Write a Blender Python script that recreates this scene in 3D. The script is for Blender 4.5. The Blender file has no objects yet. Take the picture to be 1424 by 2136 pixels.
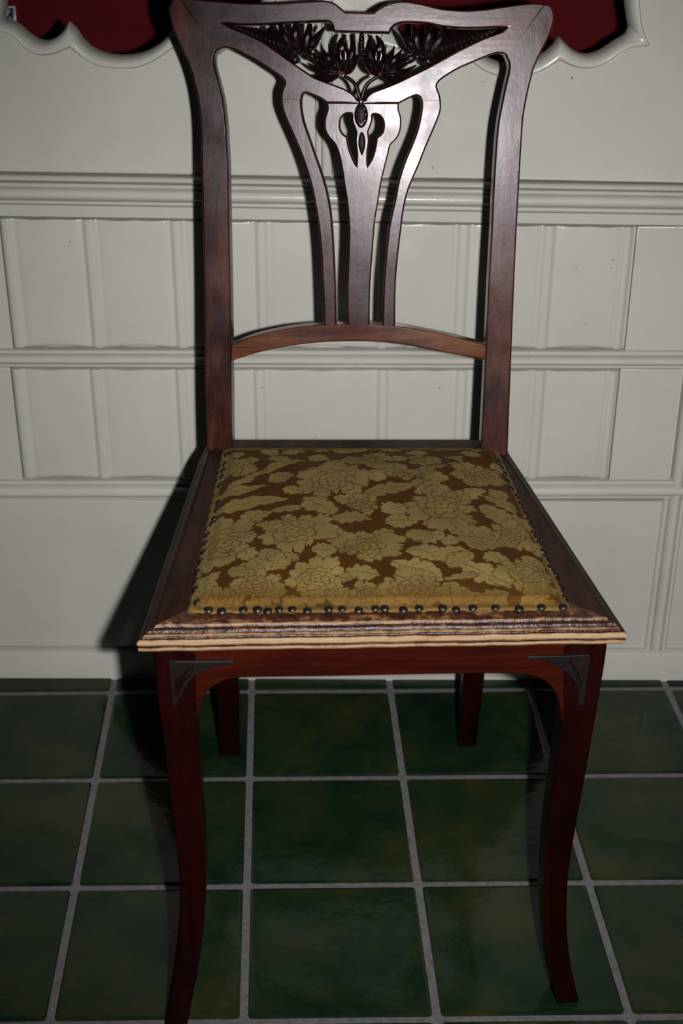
import bpy, bmesh, math, random
import numpy as np
from mathutils import Vector, Matrix

random.seed(7)
scene = bpy.context.scene
col = scene.collection

# ------------------------------------------------------------------ camera
IW, IH = 1424.0, 2136.0
FPX = 2757.0
PITCH = math.radians(26.54)
ROLL = math.radians(0.185)
CAM_H = 1.1065
FW = Vector((0, math.cos(PITCH), -math.sin(PITCH)))
R0 = Vector((1, 0, 0))
U0 = R0.cross(FW)
RV = R0 * math.cos(ROLL) + U0 * math.sin(ROLL)
UV = -R0 * math.sin(ROLL) + U0 * math.cos(ROLL)
CAM = Vector((0, 0, CAM_H))
cam_data = bpy.data.cameras.new('camera')
cam = bpy.data.objects.new('camera', cam_data)
col.objects.link(cam)
cam.matrix_world = Matrix(((RV.x, UV.x, -FW.x, CAM.x), (RV.y, UV.y, -FW.y, CAM.y), (RV.z, UV.z, -FW.z, CAM.z), (0, 0, 0, 1)))
cam_data.sensor_fit = 'VERTICAL'
cam_data.sensor_height = 22.2
cam_data.lens = FPX * 22.2 / IH
cam_data.clip_start = 0.02
cam_data.dof.use_dof = True
cam_data.dof.focus_distance = 1.36
cam_data.dof.aperture_fstop = 5.0
scene.camera = cam

# ------------------------------------------------------------------ world and light
world = bpy.data.worlds.new('dim_room')
scene.world = world
world.use_nodes = True
world.node_tree.nodes['Background'].inputs[0].default_value = (0.9, 0.95, 1.0, 1)
world.node_tree.nodes['Background'].inputs[1].default_value = 0.004
scene.view_settings.view_transform = 'Standard'
scene.view_settings.look = 'None'
scene.view_settings.exposure = 0.0
scene.view_settings.gamma = 1.0
scene.view_settings.use_curve_mapping = False

# the camera's own flash: the camera is held upright, so the flash sits to the right of the lens
fl = bpy.data.lights.new('camera_flash', 'SPOT')
fl.energy = 93.0
fl.color = (1.0, 0.995, 0.97)
fl.spot_size = math.radians(72)
fl.spot_blend = 1.0
fl.shadow_soft_size = 0.011
flash = bpy.data.objects.new('camera_flash', fl)
col.objects.link(flash)
flash.location = CAM + RV * 0.082 + UV * -0.004 + FW * 0.03
flash.rotation_euler = (FW + U0 * 0.015 + R0 * 0.01).to_track_quat('-Z', 'Y').to_euler()


# ------------------------------------------------------------------ geometry helpers
def ray(x, y):
    return FW + RV * ((x - IW / 2) / FPX) - UV * ((y - IH / 2) / FPX)


def on_z(x, y, z):
    d = ray(x, y)
    return CAM + d * ((z - CAM.z) / d.z)


def on_y(x, y, yy):
    d = ray(x, y)
    return CAM + d * ((yy - CAM.y) / d.y)


class Plane:
    """flat board surface: origin, U across, V up, N towards the viewer"""
    def __init__(self, o, u, n):
        self.o = Vector(o)
        self.u = Vector(u).normalized()
        self.n = Vector(n).normalized()
        self.v = self.n.cross(self.u).normalized()
        self.u = self.v.cross(self.n).normalized()

    def uv(self, x, y):
        d = ray(x, y)
        t = (self.o - CAM).dot(self.n) / d.dot(self.n)
        p = CAM + d * t - self.o
        return (p.dot(self.u), p.dot(self.v))

    def at(self, u, v, w=0.0):
        return self.o + self.u * u + self.v * v + self.n * w

    def px(self, x, y, w=0.0):
        u, v = self.uv(x, y)
        return self.at(u, v, w)


def catmull(pts, n=4, closed=True):
    """points (x,y) smooth, (x,y,1) corner; returns dense list"""
    out = []
    m = len(pts)
    segs = m if closed else m - 1
    for i in range(segs):
        p1, p2 = pts[i], pts[(i + 1) % m]
        p0 = pts[(i - 1) % m] if (closed or i > 0) else p1
        p3 = pts[(i + 2) % m] if (closed or i + 2 < m) else p2
        if len(p1) > 2:
            p0 = p1
        if len(p2) > 2:
            p3 = p2
        l0 = math.hypot(p1[0] - p0[0], p1[1] - p0[1])
        l1 = math.hypot(p2[0] - p1[0], p2[1] - p1[1])
        l2 = math.hypot(p3[0] - p2[0], p3[1] - p2[1])
        k1, k2 = l1 / max(1e-9, l0 + l1), l1 / max(1e-9, l1 + l2)
        for k in range(n):
            t = k / n
            q = []
            for a in (0, 1):
                m1, m2 = (p2[a] - p0[a]) * k1, (p3[a] - p1[a]) * k2
                q.append((2 * t ** 3 - 3 * t * t + 1) * p1[a] + (t ** 3 - 2 * t * t + t) * m1 + (3 * t * t - 2 * t ** 3) * p2[a] + (t ** 3 - t * t) * m2)
            out.append(tuple(q))
    if not closed:
        out.append(tuple(pts[-1][:2]))
    return out


def resample(pts, n):
    d = [0]
    for a, b in zip(pts, pts[1:]):
        d.append(d[-1] + math.hypot(b[0] - a[0], b[1] - a[1]))
    out = []
    for k in range(n + 1):
        s = d[-1] * k / n
        i = max(j for j in range(len(d)) if d[j] <= s + 1e-9)
        i = min(i, len(pts) - 2)
        f = (s - d[i]) / max(1e-9, d[i + 1] - d[i])
        out.append(tuple(pts[i][a] + (pts[i + 1][a] - pts[i][a]) * f for a in (0, 1)))
    return out


def finish(name, verts, faces, mat, parent=None, smooth=True, angle=35, base=None):
    off = Vector((0, 0, 0))
    if parent is not None:
        off = parent_world(parent)
    me = bpy.data.meshes.new(name)
    me.from_pydata([tuple(Vector(v) - off) for v in verts], [], faces)
    me.update()
    return link_mesh(name, me, mat, parent, smooth, angle)


def link_mesh(name, me, mat, parent, smooth=True, angle=35):
    if smooth:
        me.polygons.foreach_set('use_smooth', [True] * len(me.polygons))
        me.set_sharp_from_angle(angle=math.radians(angle))
    if mat is not None:
        me.materials.clear()
        me.materials.append(mat)
    o = bpy.data.objects.new(name, me)
    col.objects.link(o)
    if parent is not None:
        o.parent = parent
    return o


def parent_world(p):
    w = Vector((0, 0, 0))
    while p is not None:
        w += Vector(p.location)
        p = p.parent
    return w


def fix_normals(me):
    bm = bmesh.new()
    bm.from_mesh(me)
    bmesh.ops.recalc_face_normals(bm, faces=bm.faces)
    bm.to_mesh(me)
    bm.free()


def plate(name, loops_uv, plane, th, bev, mat, parent, back=True, bres=3):
    """a board cut out along outlines (first = outside, the rest = holes), rounded edges; front face lies in the plane"""
    cu = bpy.data.curves.new('tmp', 'CURVE')
    cu.dimensions = '2D'
    cu.fill_mode = 'BOTH'
    cu.extrude = max(1e-5, th / 2 - bev)
    cu.bevel_depth = bev
    cu.bevel_resolution = bres
    cu.offset = -bev
    for lp in loops_uv:
        sp = cu.splines.new('POLY')
        sp.points.add(len(lp) - 1)
        for p, q in zip(sp.points, lp):
            p.co = (q[0], q[1], 0, 1)
        sp.use_cyclic_u = True
    ob = bpy.data.objects.new('tmp', cu)
    col.objects.link(ob)
    dg = bpy.context.evaluated_depsgraph_get()
    me = bpy.data.meshes.new_from_object(ob.evaluated_get(dg))
    bpy.data.objects.remove(ob)
    bpy.data.curves.remove(cu)
    me.name = name
    bm = bmesh.new()
    bm.from_mesh(me)
    bmesh.ops.remove_doubles(bm, verts=bm.verts, dist=2e-5)
    off = parent_world(parent)
    for v in bm.verts:
        w = v.co.z - th / 2 if back else v.co.z + th / 2
        v.co = plane.at(v.co.x, v.co.y, w) - off
    bmesh.ops.recalc_face_normals(bm, faces=bm.faces)
    bm.to_mesh(me)
    bm.free()
    ob = link_mesh(name, me, mat, parent, True, 40)
    for p in me.polygons:                      # the sawn faces stay flat, only the eased edges are rounded
        if abs(p.normal.dot(plane.n)) > 0.995:
            p.use_smooth = False
    return ob


def px_loop(plane, pts, n=4, closed=True):
    return [plane.uv(x, y) for x, y in catmull(pts, n, closed)]


def sweep(name, prof_a, prof_b, mat, parent, caps=True, angle=35):
    """loft between two equal profiles (lists of points)"""
    n = len(prof_a)
    v = list(prof_a) + list(prof_b)
    f = [(i, i + 1, n + i + 1, n + i) for i in range(n - 1)] + [(n - 1, 0, n, 2 * n - 1)]
    if caps:
        f += [tuple(range(n)), tuple(range(2 * n - 1, n - 1, -1))]
    o = finish(name, v, f, mat, parent, True, angle)
    fix_normals(o.data)
    return o


def empty(name, loc):
    o = bpy.data.objects.new(name, None)
    col.objects.link(o)
    o.location = loc
    o.empty_display_size = 0.05
    return o


def tag(o, label=None, cat=None, group=None, kind=None):
    if label:
        o['label'] = label
    if cat:
        o['category'] = cat
    if group:
        o['group'] = group
    if kind:
        o['kind'] = kind
    return o


# ------------------------------------------------------------------ materials
def new_mat(name):
    m = bpy.data.materials.new(name)
    m.use_nodes = True
    nt = m.node_tree
    b = nt.nodes['Principled BSDF']
    return m, nt, b


def N(nt, t, **kw):
    n = nt.nodes.new(t)
    for k, v in kw.items():
        if k == 'ins':
            for a, c in v.items():
                n.inputs[a].default_value = c
        else:
            setattr(n, k, v)
    return n


def ramp(nt, stops):
    r = nt.nodes.new('ShaderNodeValToRGB')
    e = r.color_ramp.elements
    while len(e) < len(stops):
        e.new(0.5)
    for x, (p, c) in zip(e, stops):
        x.position = p
        x.color = (c[0], c[1], c[2], 1)
    return r


def coords(nt, scale=(1, 1, 1), rot=(0, 0, 0)):
    t = nt.nodes.new('ShaderNodeTexCoord')
    m = nt.nodes.new('ShaderNodeMapping')
    m.inputs['Scale'].default_value = scale
    m.inputs['Rotation'].default_value = rot
    nt.links.new(t.outputs['Object'], m.inputs['Vector'])
    return m.outputs['Vector']


def wood(name, stops, grain='z', rough=0.32, bump=0.12, spec=0.5, coat=0.0, scale=1.0, dents=True):
    m, nt, b = new_mat(name)
    L = nt.links.new
    lo, hi = 6 * scale, 95 * scale
    sc = {'x': (lo, hi, hi), 'y': (hi, lo, hi), 'z': (hi, hi, lo)}[grain]
    v = coords(nt, sc)
    n1 = N(nt, 'ShaderNodeTexNoise', ins={'Scale': 1.0, 'Detail': 6.0, 'Roughness': 0.65, 'Distortion': 0.4})
    L(v, n1.inputs['Vector'])
    v2 = coords(nt, {'x': (5, 14, 14), 'y': (14, 5, 14), 'z': (14, 14, 5)}[grain])
    n2 = N(nt, 'ShaderNodeTexNoise', ins={'Scale': 1.0, 'Detail': 3.0, 'Roughness': 0.5})
    L(v2, n2.inputs['Vector'])
    mx = N(nt, 'ShaderNodeMath', operation='MULTIPLY_ADD', ins={1: 0.55, 2: 0.0})
    L(n1.outputs[0], mx.inputs[0])
    ad = N(nt, 'ShaderNodeMath', operation='MULTIPLY_ADD', ins={1: 0.5})
    L(n2.outputs[0], ad.inputs[0])
    L(mx.outputs[0], ad.inputs[2])
    r = ramp(nt, stops)
    L(ad.outputs[0], r.inputs[0])
    L(r.outputs[0], b.inputs['Base Color'])
    # uneven polish
    v3 = coords(nt, (22, 22, 22))
    n3 = N(nt, 'ShaderNodeTexNoise', ins={'Scale': 1.0, 'Detail': 5.0, 'Roughness': 0.6})
    L(v3, n3.inputs['Vector'])
    mr = N(nt, 'ShaderNodeMapRange', ins={1: 0.3, 2: 0.7, 3: rough - 0.055, 4: rough + 0.06})
    L(n3.outputs[0], mr.inputs[0])
    L(mr.outputs[0], b.inputs['Roughness'])
    b.inputs['Specular IOR Level'].default_value = spec
    b.inputs['Specular Tint'].default_value = (1.0, 0.92, 0.97, 1)
    b.inputs['Coat Weight'].default_value = coat
    b.inputs['Coat Roughness'].default_value = 0.25
    h = n1.outputs[0]
    if dents:
        vo = N(nt, 'ShaderNodeTexNoise', ins={'Scale': 160.0, 'Detail': 2.0})
        L(coords(nt, (1, 1, 1)), vo.inputs['Vector'])
        a2 = N(nt, 'ShaderNodeMath', operation='MULTIPLY_ADD', ins={1: 0.5})
        L(vo.outputs[0], a2.inputs[0])
        L(n1.outputs[0], a2.inputs[2])
        h = a2.outputs[0]
    bp = N(nt, 'ShaderNodeBump', ins={'Strength': bump, 'Distance': 0.002})
    L(h, bp.inputs['Height'])
    L(bp.outputs[0], b.inputs['Normal'])
    return m


DARKRED = [(0.36, (0.0050, 0.0014, 0.0013)), (0.50, (0.0180, 0.0036, 0.0026)), (0.66, (0.070, 0.0165, 0.0060))]
M_wood_z = wood('mahogany_upright', DARKRED, 'z', 0.275, 0.05, 0.37)
M_wood_x = wood('mahogany_across', DARKRED, 'x', 0.275, 0.05, 0.37)
M_rail = wood('mahogany_worn_rail', [(0.36, (0.014, 0.0035, 0.003)), (0.5, (0.055, 0.012, 0.0045)), (0.66, (0.145, 0.046, 0.011))], 'x', 0.26, 0.04, 0.35)
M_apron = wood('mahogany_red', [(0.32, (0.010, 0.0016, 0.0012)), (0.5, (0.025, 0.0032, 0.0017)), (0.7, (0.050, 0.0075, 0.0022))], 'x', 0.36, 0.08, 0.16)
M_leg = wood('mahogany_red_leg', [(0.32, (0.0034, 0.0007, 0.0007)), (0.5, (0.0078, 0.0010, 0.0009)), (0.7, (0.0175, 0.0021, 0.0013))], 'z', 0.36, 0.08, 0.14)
M_seat_y = wood('mahogany_seat_frame', [(0.32, (0.008, 0.0030, 0.0022)), (0.5, (0.020, 0.0072, 0.0042)), (0.68, (0.042, 0.0165, 0.0080))], 'y', 0.45, 0.08, 0.12)
M_carve = wood('dark_carved_wood', [(0.3, (0.003, 0.0018, 0.0018)), (0.6, (0.009, 0.0042, 0.0038)), (0.75, (0.014, 0.006, 0.005))], 'z', 0.21, 0.10, 0.75, dents=False)
M_bud = wood('matt_dark_carving', [(0.3, (0.0045, 0.003, 0.003)), (0.7, (0.012, 0.007, 0.006))], 'z', 0.50, 0.05, 0.22, dents=False)
M_spandrel = wood('dusty_carved_wood', [(0.3, (0.004, 0.0032, 0.0034)), (0.6, (0.010, 0.0080, 0.0083)), (0.75, (0.018, 0.015, 0.015))], 'x', 0.42, 0.3, 0.25)
M_bead = wood('reddish_bead_wood', [(0.3, (0.04, 0.008, 0.005)), (0.7, (0.13, 0.03, 0.015))], 'z', 0.25, 0.0)


def front_rail_material():
    """seat front rail: polish rubbed off the proud edges, dark polish left in the grooves"""
    m, nt, b = new_mat('worn_front_rail')
    L = nt.links.new
    at = N(nt, 'ShaderNodeAttribute', attribute_name='wear')
    v = coords(nt, (14, 60, 260))
    n = N(nt, 'ShaderNodeTexNoise', ins={'Scale': 1.0, 'Detail': 6.0, 'Roughness': 0.65})
    L(v, n.inputs['Vector'])
    nb = N(nt, 'ShaderNodeTexNoise', ins={'Scale': 95.0, 'Detail': 4.0, 'Roughness': 0.6})
    L(coords(nt, (1, 1, 1)), nb.inputs['Vector'])
    s = N(nt, 'ShaderNodeMath', operation='MULTIPLY_ADD', ins={1: 1.0, 2: -0.52})
    L(n.outputs[0], s.inputs[0])
    s1 = N(nt, 'ShaderNodeMath', operation='MULTIPLY_ADD', ins={1: 1.5, 2: -0.78})
    L(nb.outputs[0], s1.inputs[0])
    a = N(nt, 'ShaderNodeMath', operation='ADD')
    L(at.outputs['Fac'], a.inputs[0])
    L(s.outputs[0], a.inputs[1])
    a1 = N(nt, 'ShaderNodeMath', operation='ADD')
    L(a.outputs[0], a1.inputs[0])
    L(s1.outputs[0], a1.inputs[1])
    r = ramp(nt, [(0.12, (0.030, 0.010, 0.0065)), (0.36, (0.085, 0.028, 0.012)), (0.52, (0.24, 0.115, 0.045)), (0.84, (0.34, 0.215, 0.118))])
    L(a1.outputs[0], r.inputs[0])
    L(r.outputs[0], b.inputs['Base Color'])
    mr = N(nt, 'ShaderNodeMapRange', ins={1: 0.2, 2: 0.8, 3: 0.30, 4: 0.62})
    L(a1.outputs[0], mr.inputs[0])
    L(mr.outputs[0], b.inputs['Roughness'])
    bp = N(nt, 'ShaderNodeBump', ins={'Strength': 0.6, 'Distance': 0.002})
    L(a1.outputs[0], bp.inputs['Height'])
    L(bp.outputs[0], b.inputs['Normal'])
    return m


M_front = front_rail_material()


def cream_material():
    m, nt, b = new_mat('cream_gloss_paint')
    L = nt.links.new
    n = N(nt, 'ShaderNodeTexNoise', ins={'Scale': 7.0, 'Detail': 5.0, 'Roughness': 0.6})
    L(coords(nt), n.inputs['Vector'])
    r = ramp(nt, [(0.3, (0.520, 0.500, 0.455)), (0.7, (0.575, 0.557, 0.515))])
    L(n.outputs[0], r.inputs[0])
    # small chips and specks
    vo = N(nt, 'ShaderNodeTexNoise', ins={'Scale': 120.0, 'Detail': 1.0})
    L(coords(nt), vo.inputs['Vector'])
    sp = ramp(nt, [(0.0, (1, 1, 1)), (0.178, (0, 0, 0)), (0.24, (0, 0, 0))])
    sp.color_ramp.elements[0].position = 0.165
    L(vo.outputs[0], sp.inputs[0])
    mx = N(nt, 'ShaderNodeMixRGB', ins={2: (0.16, 0.12, 0.08, 1)})
    L(sp.outputs[0], mx.inputs[0])
    L(r.outputs[0], mx.inputs[1])
    L(mx.outputs[0], b.inputs['Base Color'])
    b.inputs['Roughness'].default_value = 0.20
    b.inputs['Specular IOR Level'].default_value = 0.5
    # brush marks and uneven paint film
    n2 = N(nt, 'ShaderNodeTexNoise', ins={'Scale': 1.0, 'Detail': 4.0})
    L(coords(nt, (30, 30, 30)), n2.inputs['Vector'])
    bp = N(nt, 'ShaderNodeBump', ins={'Strength': 0.16, 'Distance': 0.004})
    L(n2.outputs[0], bp.inputs['Height'])
    L(bp.outputs[0], b.inputs['Normal'])
    return m


M_cream = cream_material()


def red_material():
    m, nt, b = new_mat('deep_red_cloth')
    L = nt.links.new
    n = N(nt, 'ShaderNodeTexNoise', ins={'Scale': 9.0, 'Detail': 5.0})
    L(coords(nt), n.inputs['Vector'])
    r = ramp(nt, [(0.3, (0.078, 0.0032, 0.0062)), (0.7, (0.105, 0.0045, 0.0080))])
    L(n.outputs[0], r.inputs[0])
    L(r.outputs[0], b.inputs['Base Color'])
    b.inputs['Roughness'].default_value = 0.85
    b.inputs['Specular IOR Level'].default_value = 0.15
    return m


M_red = red_material()


def tile_material():
    m, nt, b = new_mat('dark_green_glazed_tile')
    L = nt.links.new
    oi = N(nt, 'ShaderNodeObjectInfo')
    geo = N(nt, 'ShaderNodeTexCoord')
    # shift the cloudy glaze pattern for every tile
    cmb = N(nt, 'ShaderNodeCombineXYZ')
    mu = N(nt, 'ShaderNodeMath', operation='MULTIPLY', ins={1: 37.0})
    L(oi.outputs['Random'], mu.inputs[0])
    L(mu.outputs[0], cmb.inputs[0])
    L(mu.outputs[0], cmb.inputs[2])
    va = N(nt, 'ShaderNodeVectorMath', operation='ADD')
    L(geo.outputs['Object'], va.inputs[0])
    L(cmb.outputs[0], va.inputs[1])
    n = N(nt, 'ShaderNodeTexNoise', ins={'Scale': 7.5, 'Detail': 5.0, 'Roughness': 0.62, 'Distortion': 0.3})
    L(va.outputs[0], n.inputs['Vector'])
    r = ramp(nt, [(0.32, (0.0032, 0.0130, 0.0068)), (0.46, (0.0088, 0.0235, 0.0105)), (0.58, (0.0205, 0.0300, 0.0100)), (0.70, (0.036, 0.034, 0.0095))])
    L(n.outputs[0], r.inputs[0])
    L(r.outputs[0], b.inputs['Base Color'])
    b.inputs['Roughness'].default_value = 0.14
    b.inputs['Specular IOR Level'].default_value = 0.22
    n2 = N(nt, 'ShaderNodeTexNoise', ins={'Scale': 26.0, 'Detail': 3.0})
    L(va.outputs[0], n2.inputs['Vector'])
    n3 = N(nt, 'ShaderNodeTexNoise', ins={'Scale': 130.0, 'Detail': 3.0})
    L(va.outputs[0], n3.inputs['Vector'])
    ad = N(nt, 'ShaderNodeMath', operation='MULTIPLY_ADD', ins={1: 0.12})
    L(n3.outputs[0], ad.inputs[0])
    L(n2.outputs[0], ad.inputs[2])
    bp = N(nt, 'ShaderNodeBump', ins={'Strength': 0.22, 'Distance': 0.004})
    L(ad.outputs[0], bp.inputs['Height'])
    L(bp.outputs[0], b.inputs['Normal'])
    return m


M_tile = tile_material()


def grout_material():
    m, nt, b = new_mat('grey_grout')
    L = nt.links.new
    n = N(nt, 'ShaderNodeTexNoise', ins={'Scale': 120.0, 'Detail': 5.0, 'Roughness': 0.7})
    L(coords(nt), n.inputs['Vector'])
    r = ramp(nt, [(0.3, (0.10, 0.092, 0.098)), (0.7, (0.185, 0.172, 0.182))])
    L(n.outputs[0], r.inputs[0])
    L(r.outputs[0], b.inputs['Base Color'])
    b.inputs['Roughness'].default_value = 0.8
    bp = N(nt, 'ShaderNodeBump', ins={'Strength': 0.5, 'Distance': 0.002})
    L(n.outputs[0], bp.inputs['Height'])
    L(bp.outputs[0], b.inputs['Normal'])
    return m


M_grout = grout_material()


def fabric_material():
    m, nt, b = new_mat('gold_floral_velvet')
    L = nt.links.new
    at = N(nt, 'ShaderNodeAttribute', attribute_name='pattern')
    w = N(nt, 'ShaderNodeTexNoise', ins={'Scale': 900.0, 'Detail': 2.0})
    L(coords(nt), w.inputs['Vector'])
    n = N(nt, 'ShaderNodeTexNoise', ins={'Scale': 40.0, 'Detail': 4.0})
    L(coords(nt), n.inputs['Vector'])
    mr = N(nt, 'ShaderNodeMapRange', ins={1: 0.3, 2: 0.7, 3: 0.8, 4: 1.2})
    L(w.outputs[0], mr.inputs[0])
    mr2 = N(nt, 'ShaderNodeMapRange', ins={1: 0.3, 2: 0.7, 3: 0.85, 4: 1.15})
    L(n.outputs[0], mr2.inputs[0])
    mm = N(nt, 'ShaderNodeMath', operation='MULTIPLY')
    L(mr.outputs[0], mm.inputs[0])
    L(mr2.outputs[0], mm.inputs[1])
    vm = N(nt, 'ShaderNodeVectorMath', operation='SCALE')
    L(at.outputs['Color'], vm.inputs[0])
    L(mm.outputs[0], vm.inputs['Scale'])
    L(vm.outputs[0], b.inputs['Base Color'])
    b.inputs['Roughness'].default_value = 0.8
    b.inputs['Specular IOR Level'].default_value = 0.08
    b.inputs['Sheen Weight'].default_value = 0.03
    b.inputs['Sheen Roughness'].default_value = 0.4
    b.inputs['Sheen Tint'].default_value = (0.9, 0.75, 0.4, 1)
    bp = N(nt, 'ShaderNodeBump', ins={'Strength': 0.3, 'Distance': 0.001})
    L(w.outputs[0], bp.inputs['Height'])
    L(bp.outputs[0], b.inputs['Normal'])
    return m


M_fabric = fabric_material()

M_nail, nt_, b_ = new_mat('aged_brass_nail')
b_.inputs['Base Color'].default_value = (0.10, 0.082, 0.06, 1)
b_.inputs['Metallic'].default_value = 0.85
b_.inputs['Roughness'].default_value = 0.40
nn = N(nt_, 'ShaderNodeTexNoise', ins={'Scale': 300.0, 'Detail': 3.0})
nt_.links.new(coords(nt_), nn.inputs['Vector'])
rr_ = ramp(nt_, [(0.35, (0.022, 0.021, 0.022)), (0.65, (0.085, 0.068, 0.050))])
nt_.links.new(nn.outputs[0], rr_.inputs[0])
nt_.links.new(rr_.outputs[0], b_.inputs['Base Color'])

M_delft, nt_, b_ = new_mat('blue_and_white_glaze')
nn = N(nt_, 'ShaderNodeTexNoise', ins={'Scale': 75.0, 'Detail': 2.0, 'Distortion': 0.6})
nt_.links.new(coords(nt_), nn.inputs['Vector'])
rr_ = ramp(nt_, [(0.44, (0.010, 0.018, 0.060)), (0.54, (0.30, 0.40, 0.44))])
nt_.links.new(nn.outputs[0], rr_.inputs[0])
nt_.links.new(rr_.outputs[0], b_.inputs['Base Color'])
b_.inputs['Roughness'].default_value = 0.25

# ------------------------------------------------------------------ floor: green tiles in grey grout
TS = 0.205
TK = -0.0291
TX0, TY0, TYAW = 0.0997, -1.6268, 0.0196


def tile_pt(a, b):
    dx = a * TS + TK * b * TS - TX0
    dy = b * TS - TY0
    c, s = math.cos(TYAW), math.sin(TYAW)
    return Vector((c * dx - s * dy, s * dx + c * dy, 0))


YW = 1.668          # face of the cream panelling
Y_RED = 2.03        # red cloth far inside the openings
floor = empty('floor', (0, 0.9, 0))
tag(floor, kind='structure')
gv = [(-1.5, -0.7, -0.0022), (1.5, -0.7, -0.0022), (1.5, 2.1, -0.0022), (-1.5, 2.1, -0.0022)]
gv2 = [(x, y, -0.02) for x, y, z in gv]
finish('grout', gv + gv2, [(0, 1, 2, 3), (7, 6, 5, 4), (0, 4, 5, 1), (1, 5, 6, 2), (2, 6, 7, 3), (3, 7, 4, 0)], M_grout, floor)


def tile_mesh():
    g = 0.0045 / TS
    v, f = [], []
    rings = [(g, -0.008), (g, -0.0012), (g + 0.0016 / TS, -0.0003), (g + 0.004 / TS, 0.0)]
    base = tile_pt(0.5, 0.5)
    rad = 0.06
    for q, (i, z) in enumerate(rings):
        lo, hi = i, 1 - i
        c = rad * (1 - q * 0.1) * 0.35
        loop = [(lo + c, lo), (hi - c, lo), (hi - c * .3, lo + c * .3), (hi, lo + c), (hi, hi - c), (hi - c * .3, hi - c * .3), (hi - c, hi), (lo + c, hi), (lo + c * .3, hi - c * .3), (lo, hi - c), (lo, lo + c), (lo + c * .3, lo + c * .3)]
        for a, b in loop:
            p = tile_pt(a, b) - base
            v.append((p.x, p.y, z))
    n = 12
    for q in range(3):
        for k in range(n):
            f.append((q * n + k, q * n + (k + 1) % n, (q + 1) * n + (k + 1) % n, (q + 1) * n + k))
    f.append(tuple(range(3 * n, 4 * n)))
    me = bpy.data.meshes.new('floor_tile')
    me.from_pydata(v, [], f)
    me.update()
    me.polygons.foreach_set('use_smooth', [True] * len(me.polygons))
    me.set_sharp_from_angle(angle=math.radians(50))
    me.materials.append(M_tile)
    return me


TM = tile_mesh()
for b in range(-9, 1):
    for a in range(-5, 7):
        c = tile_pt(a + 0.5, b + 0.5)
        if c.y < -0.5 or abs(c.x) > 1.25:
            continue
        o = bpy.data.objects.new('floor_tile', TM)
        col.objects.link(o)
        o.parent = floor
        o.location = c - Vector(floor.location) + Vector((0, 0, random.uniform(-0.0004, 0.0003)))
        o.rotation_euler = (random.uniform(-.002, .002), random.uniform(-.002, .002), 0)

# ------------------------------------------------------------------ cream panelling
wall = empty('wall_back', (0, YW, 0))
tag(wall, kind='structure')
XL, XR = -0.95, 0.95


def wz(x, y, yy=YW):
    return on_y(x, y, yy)


def zline(yl, yr, yy=YW):
    """height of a horizontal edge (photo heights at the left and right border) as a function of X"""
    a, b = wz(0, yl, yy), wz(IW, yr, yy)
    k = (b.z - a.z) / (b.x - a.x)
    return lambda X: a.z + k * (X - a.x)


def hmould(name, yl0, yr0, yl1, yr1, prof, parent=wall, xl=XL, xr=XR):
    """horizontal moulding between an upper and a lower edge; prof = [(t 0..1 down, proud metres)]"""
    top, bot = zline(yl0, yr0), zline(yl1, yr1)
    ends = []
    for X in (xl, xr):
        zt, zb = top(X), bot(X)
        pts = [Vector((X, YW + 0.014, zt))]
        pts += [Vector((X, YW - m, zt + (zb - zt) * t)) for t, m in prof]
        pts += [Vector((X, YW + 0.014, zb))]
        ends.append(pts)
    return sweep(name, ends[0], ends[1], M_cream, parent, angle=28)


def roll(t0, t1, m0, h, n=7):
    return [(t0 + (t1 - t0) * (0.5 - 0.5 * math.cos(math.pi * k / n)), m0 + h * math.sin(math.pi * k / n)) for k in range(n + 1)]


# skirting board
hmould('skirting', 1353, 1354, 1423, 1422, [(0.0, 0.004), (0.03, 0.009), (0.10, 0.011), (1.0, 0.012)])
# backing behind the lower panels
zt = zline(352, 381)
pa = [Vector((XL, YW + 0.012, 0)), Vector((XL, YW + 0.012, zt(XL))), Vector((XL, YW + 0.03, zt(XL))), Vector((XL, YW + 0.03, 0))]
pb = [Vector((XR, p.y, p.z if p.z == 0 else zt(XR))) for p in pa]
sweep('backing_board', pa, pb, M_cream, wall)
# rail between the upper fold panels and the openings: ledge, bead, roll and flat frieze
hmould('ledge_bead', 360, 384, 376, 397, [(0.0, 0.004), (0.06, 0.012), (0.25, 0.0145), (0.6, 0.014), (0.92, 0.010), (1.0, 0.005)])
hmould('ledge_bead', 377.5, 398.5, 388, 408, roll(0, 1, 0.004, 0.005, 5))
hmould('ledge_roll', 389, 409.5, 414.5, 434, [(0, 0.002)] + roll(0.04, 0.96, 0.003, 0.0085, 9) + [(1, 0.002)])
hmould('ledge_bead', 416, 435.5, 423.5, 446, roll(0, 1, 0.002, 0.0025, 4))
hmould('frieze_board', 424.5, 447, 450, 470, [(0.0, 0.000), (0.05, 0.0025), (0.97, 0.0025), (1.0, 0.001)])
# middle rail
hmould('rail_bead', 728, 731, 736.5, 742, roll(0, 1, 0.001, 0.005, 5))
hmould('rail_roll', 737.5, 743, 757.5, 760.5, [(0, 0.001)] + roll(0.03, 0.97, 0.002, 0.0095, 9) + [(1, 0.001)])
hmould('rail_bead', 758.5, 761.5, 764.5, 768.5, roll(0, 1, 0.000, 0.0035, 4))
# lower rail
hmould('rail_bead', 1001, 1002, 1010.5, 1010, roll(0, 1, 0.001, 0.004, 5))
hmould('rail_roll', 1011.5, 1011, 1037, 1033, [(0, 0.001)] + roll(0.03, 0.97, 0.002, 0.0095, 9) + [(1, 0.001)])
hmould('rail_bead', 1037.5, 1034, 1042, 1039, roll(0, 1, 0.000, 0.002, 4))


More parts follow.
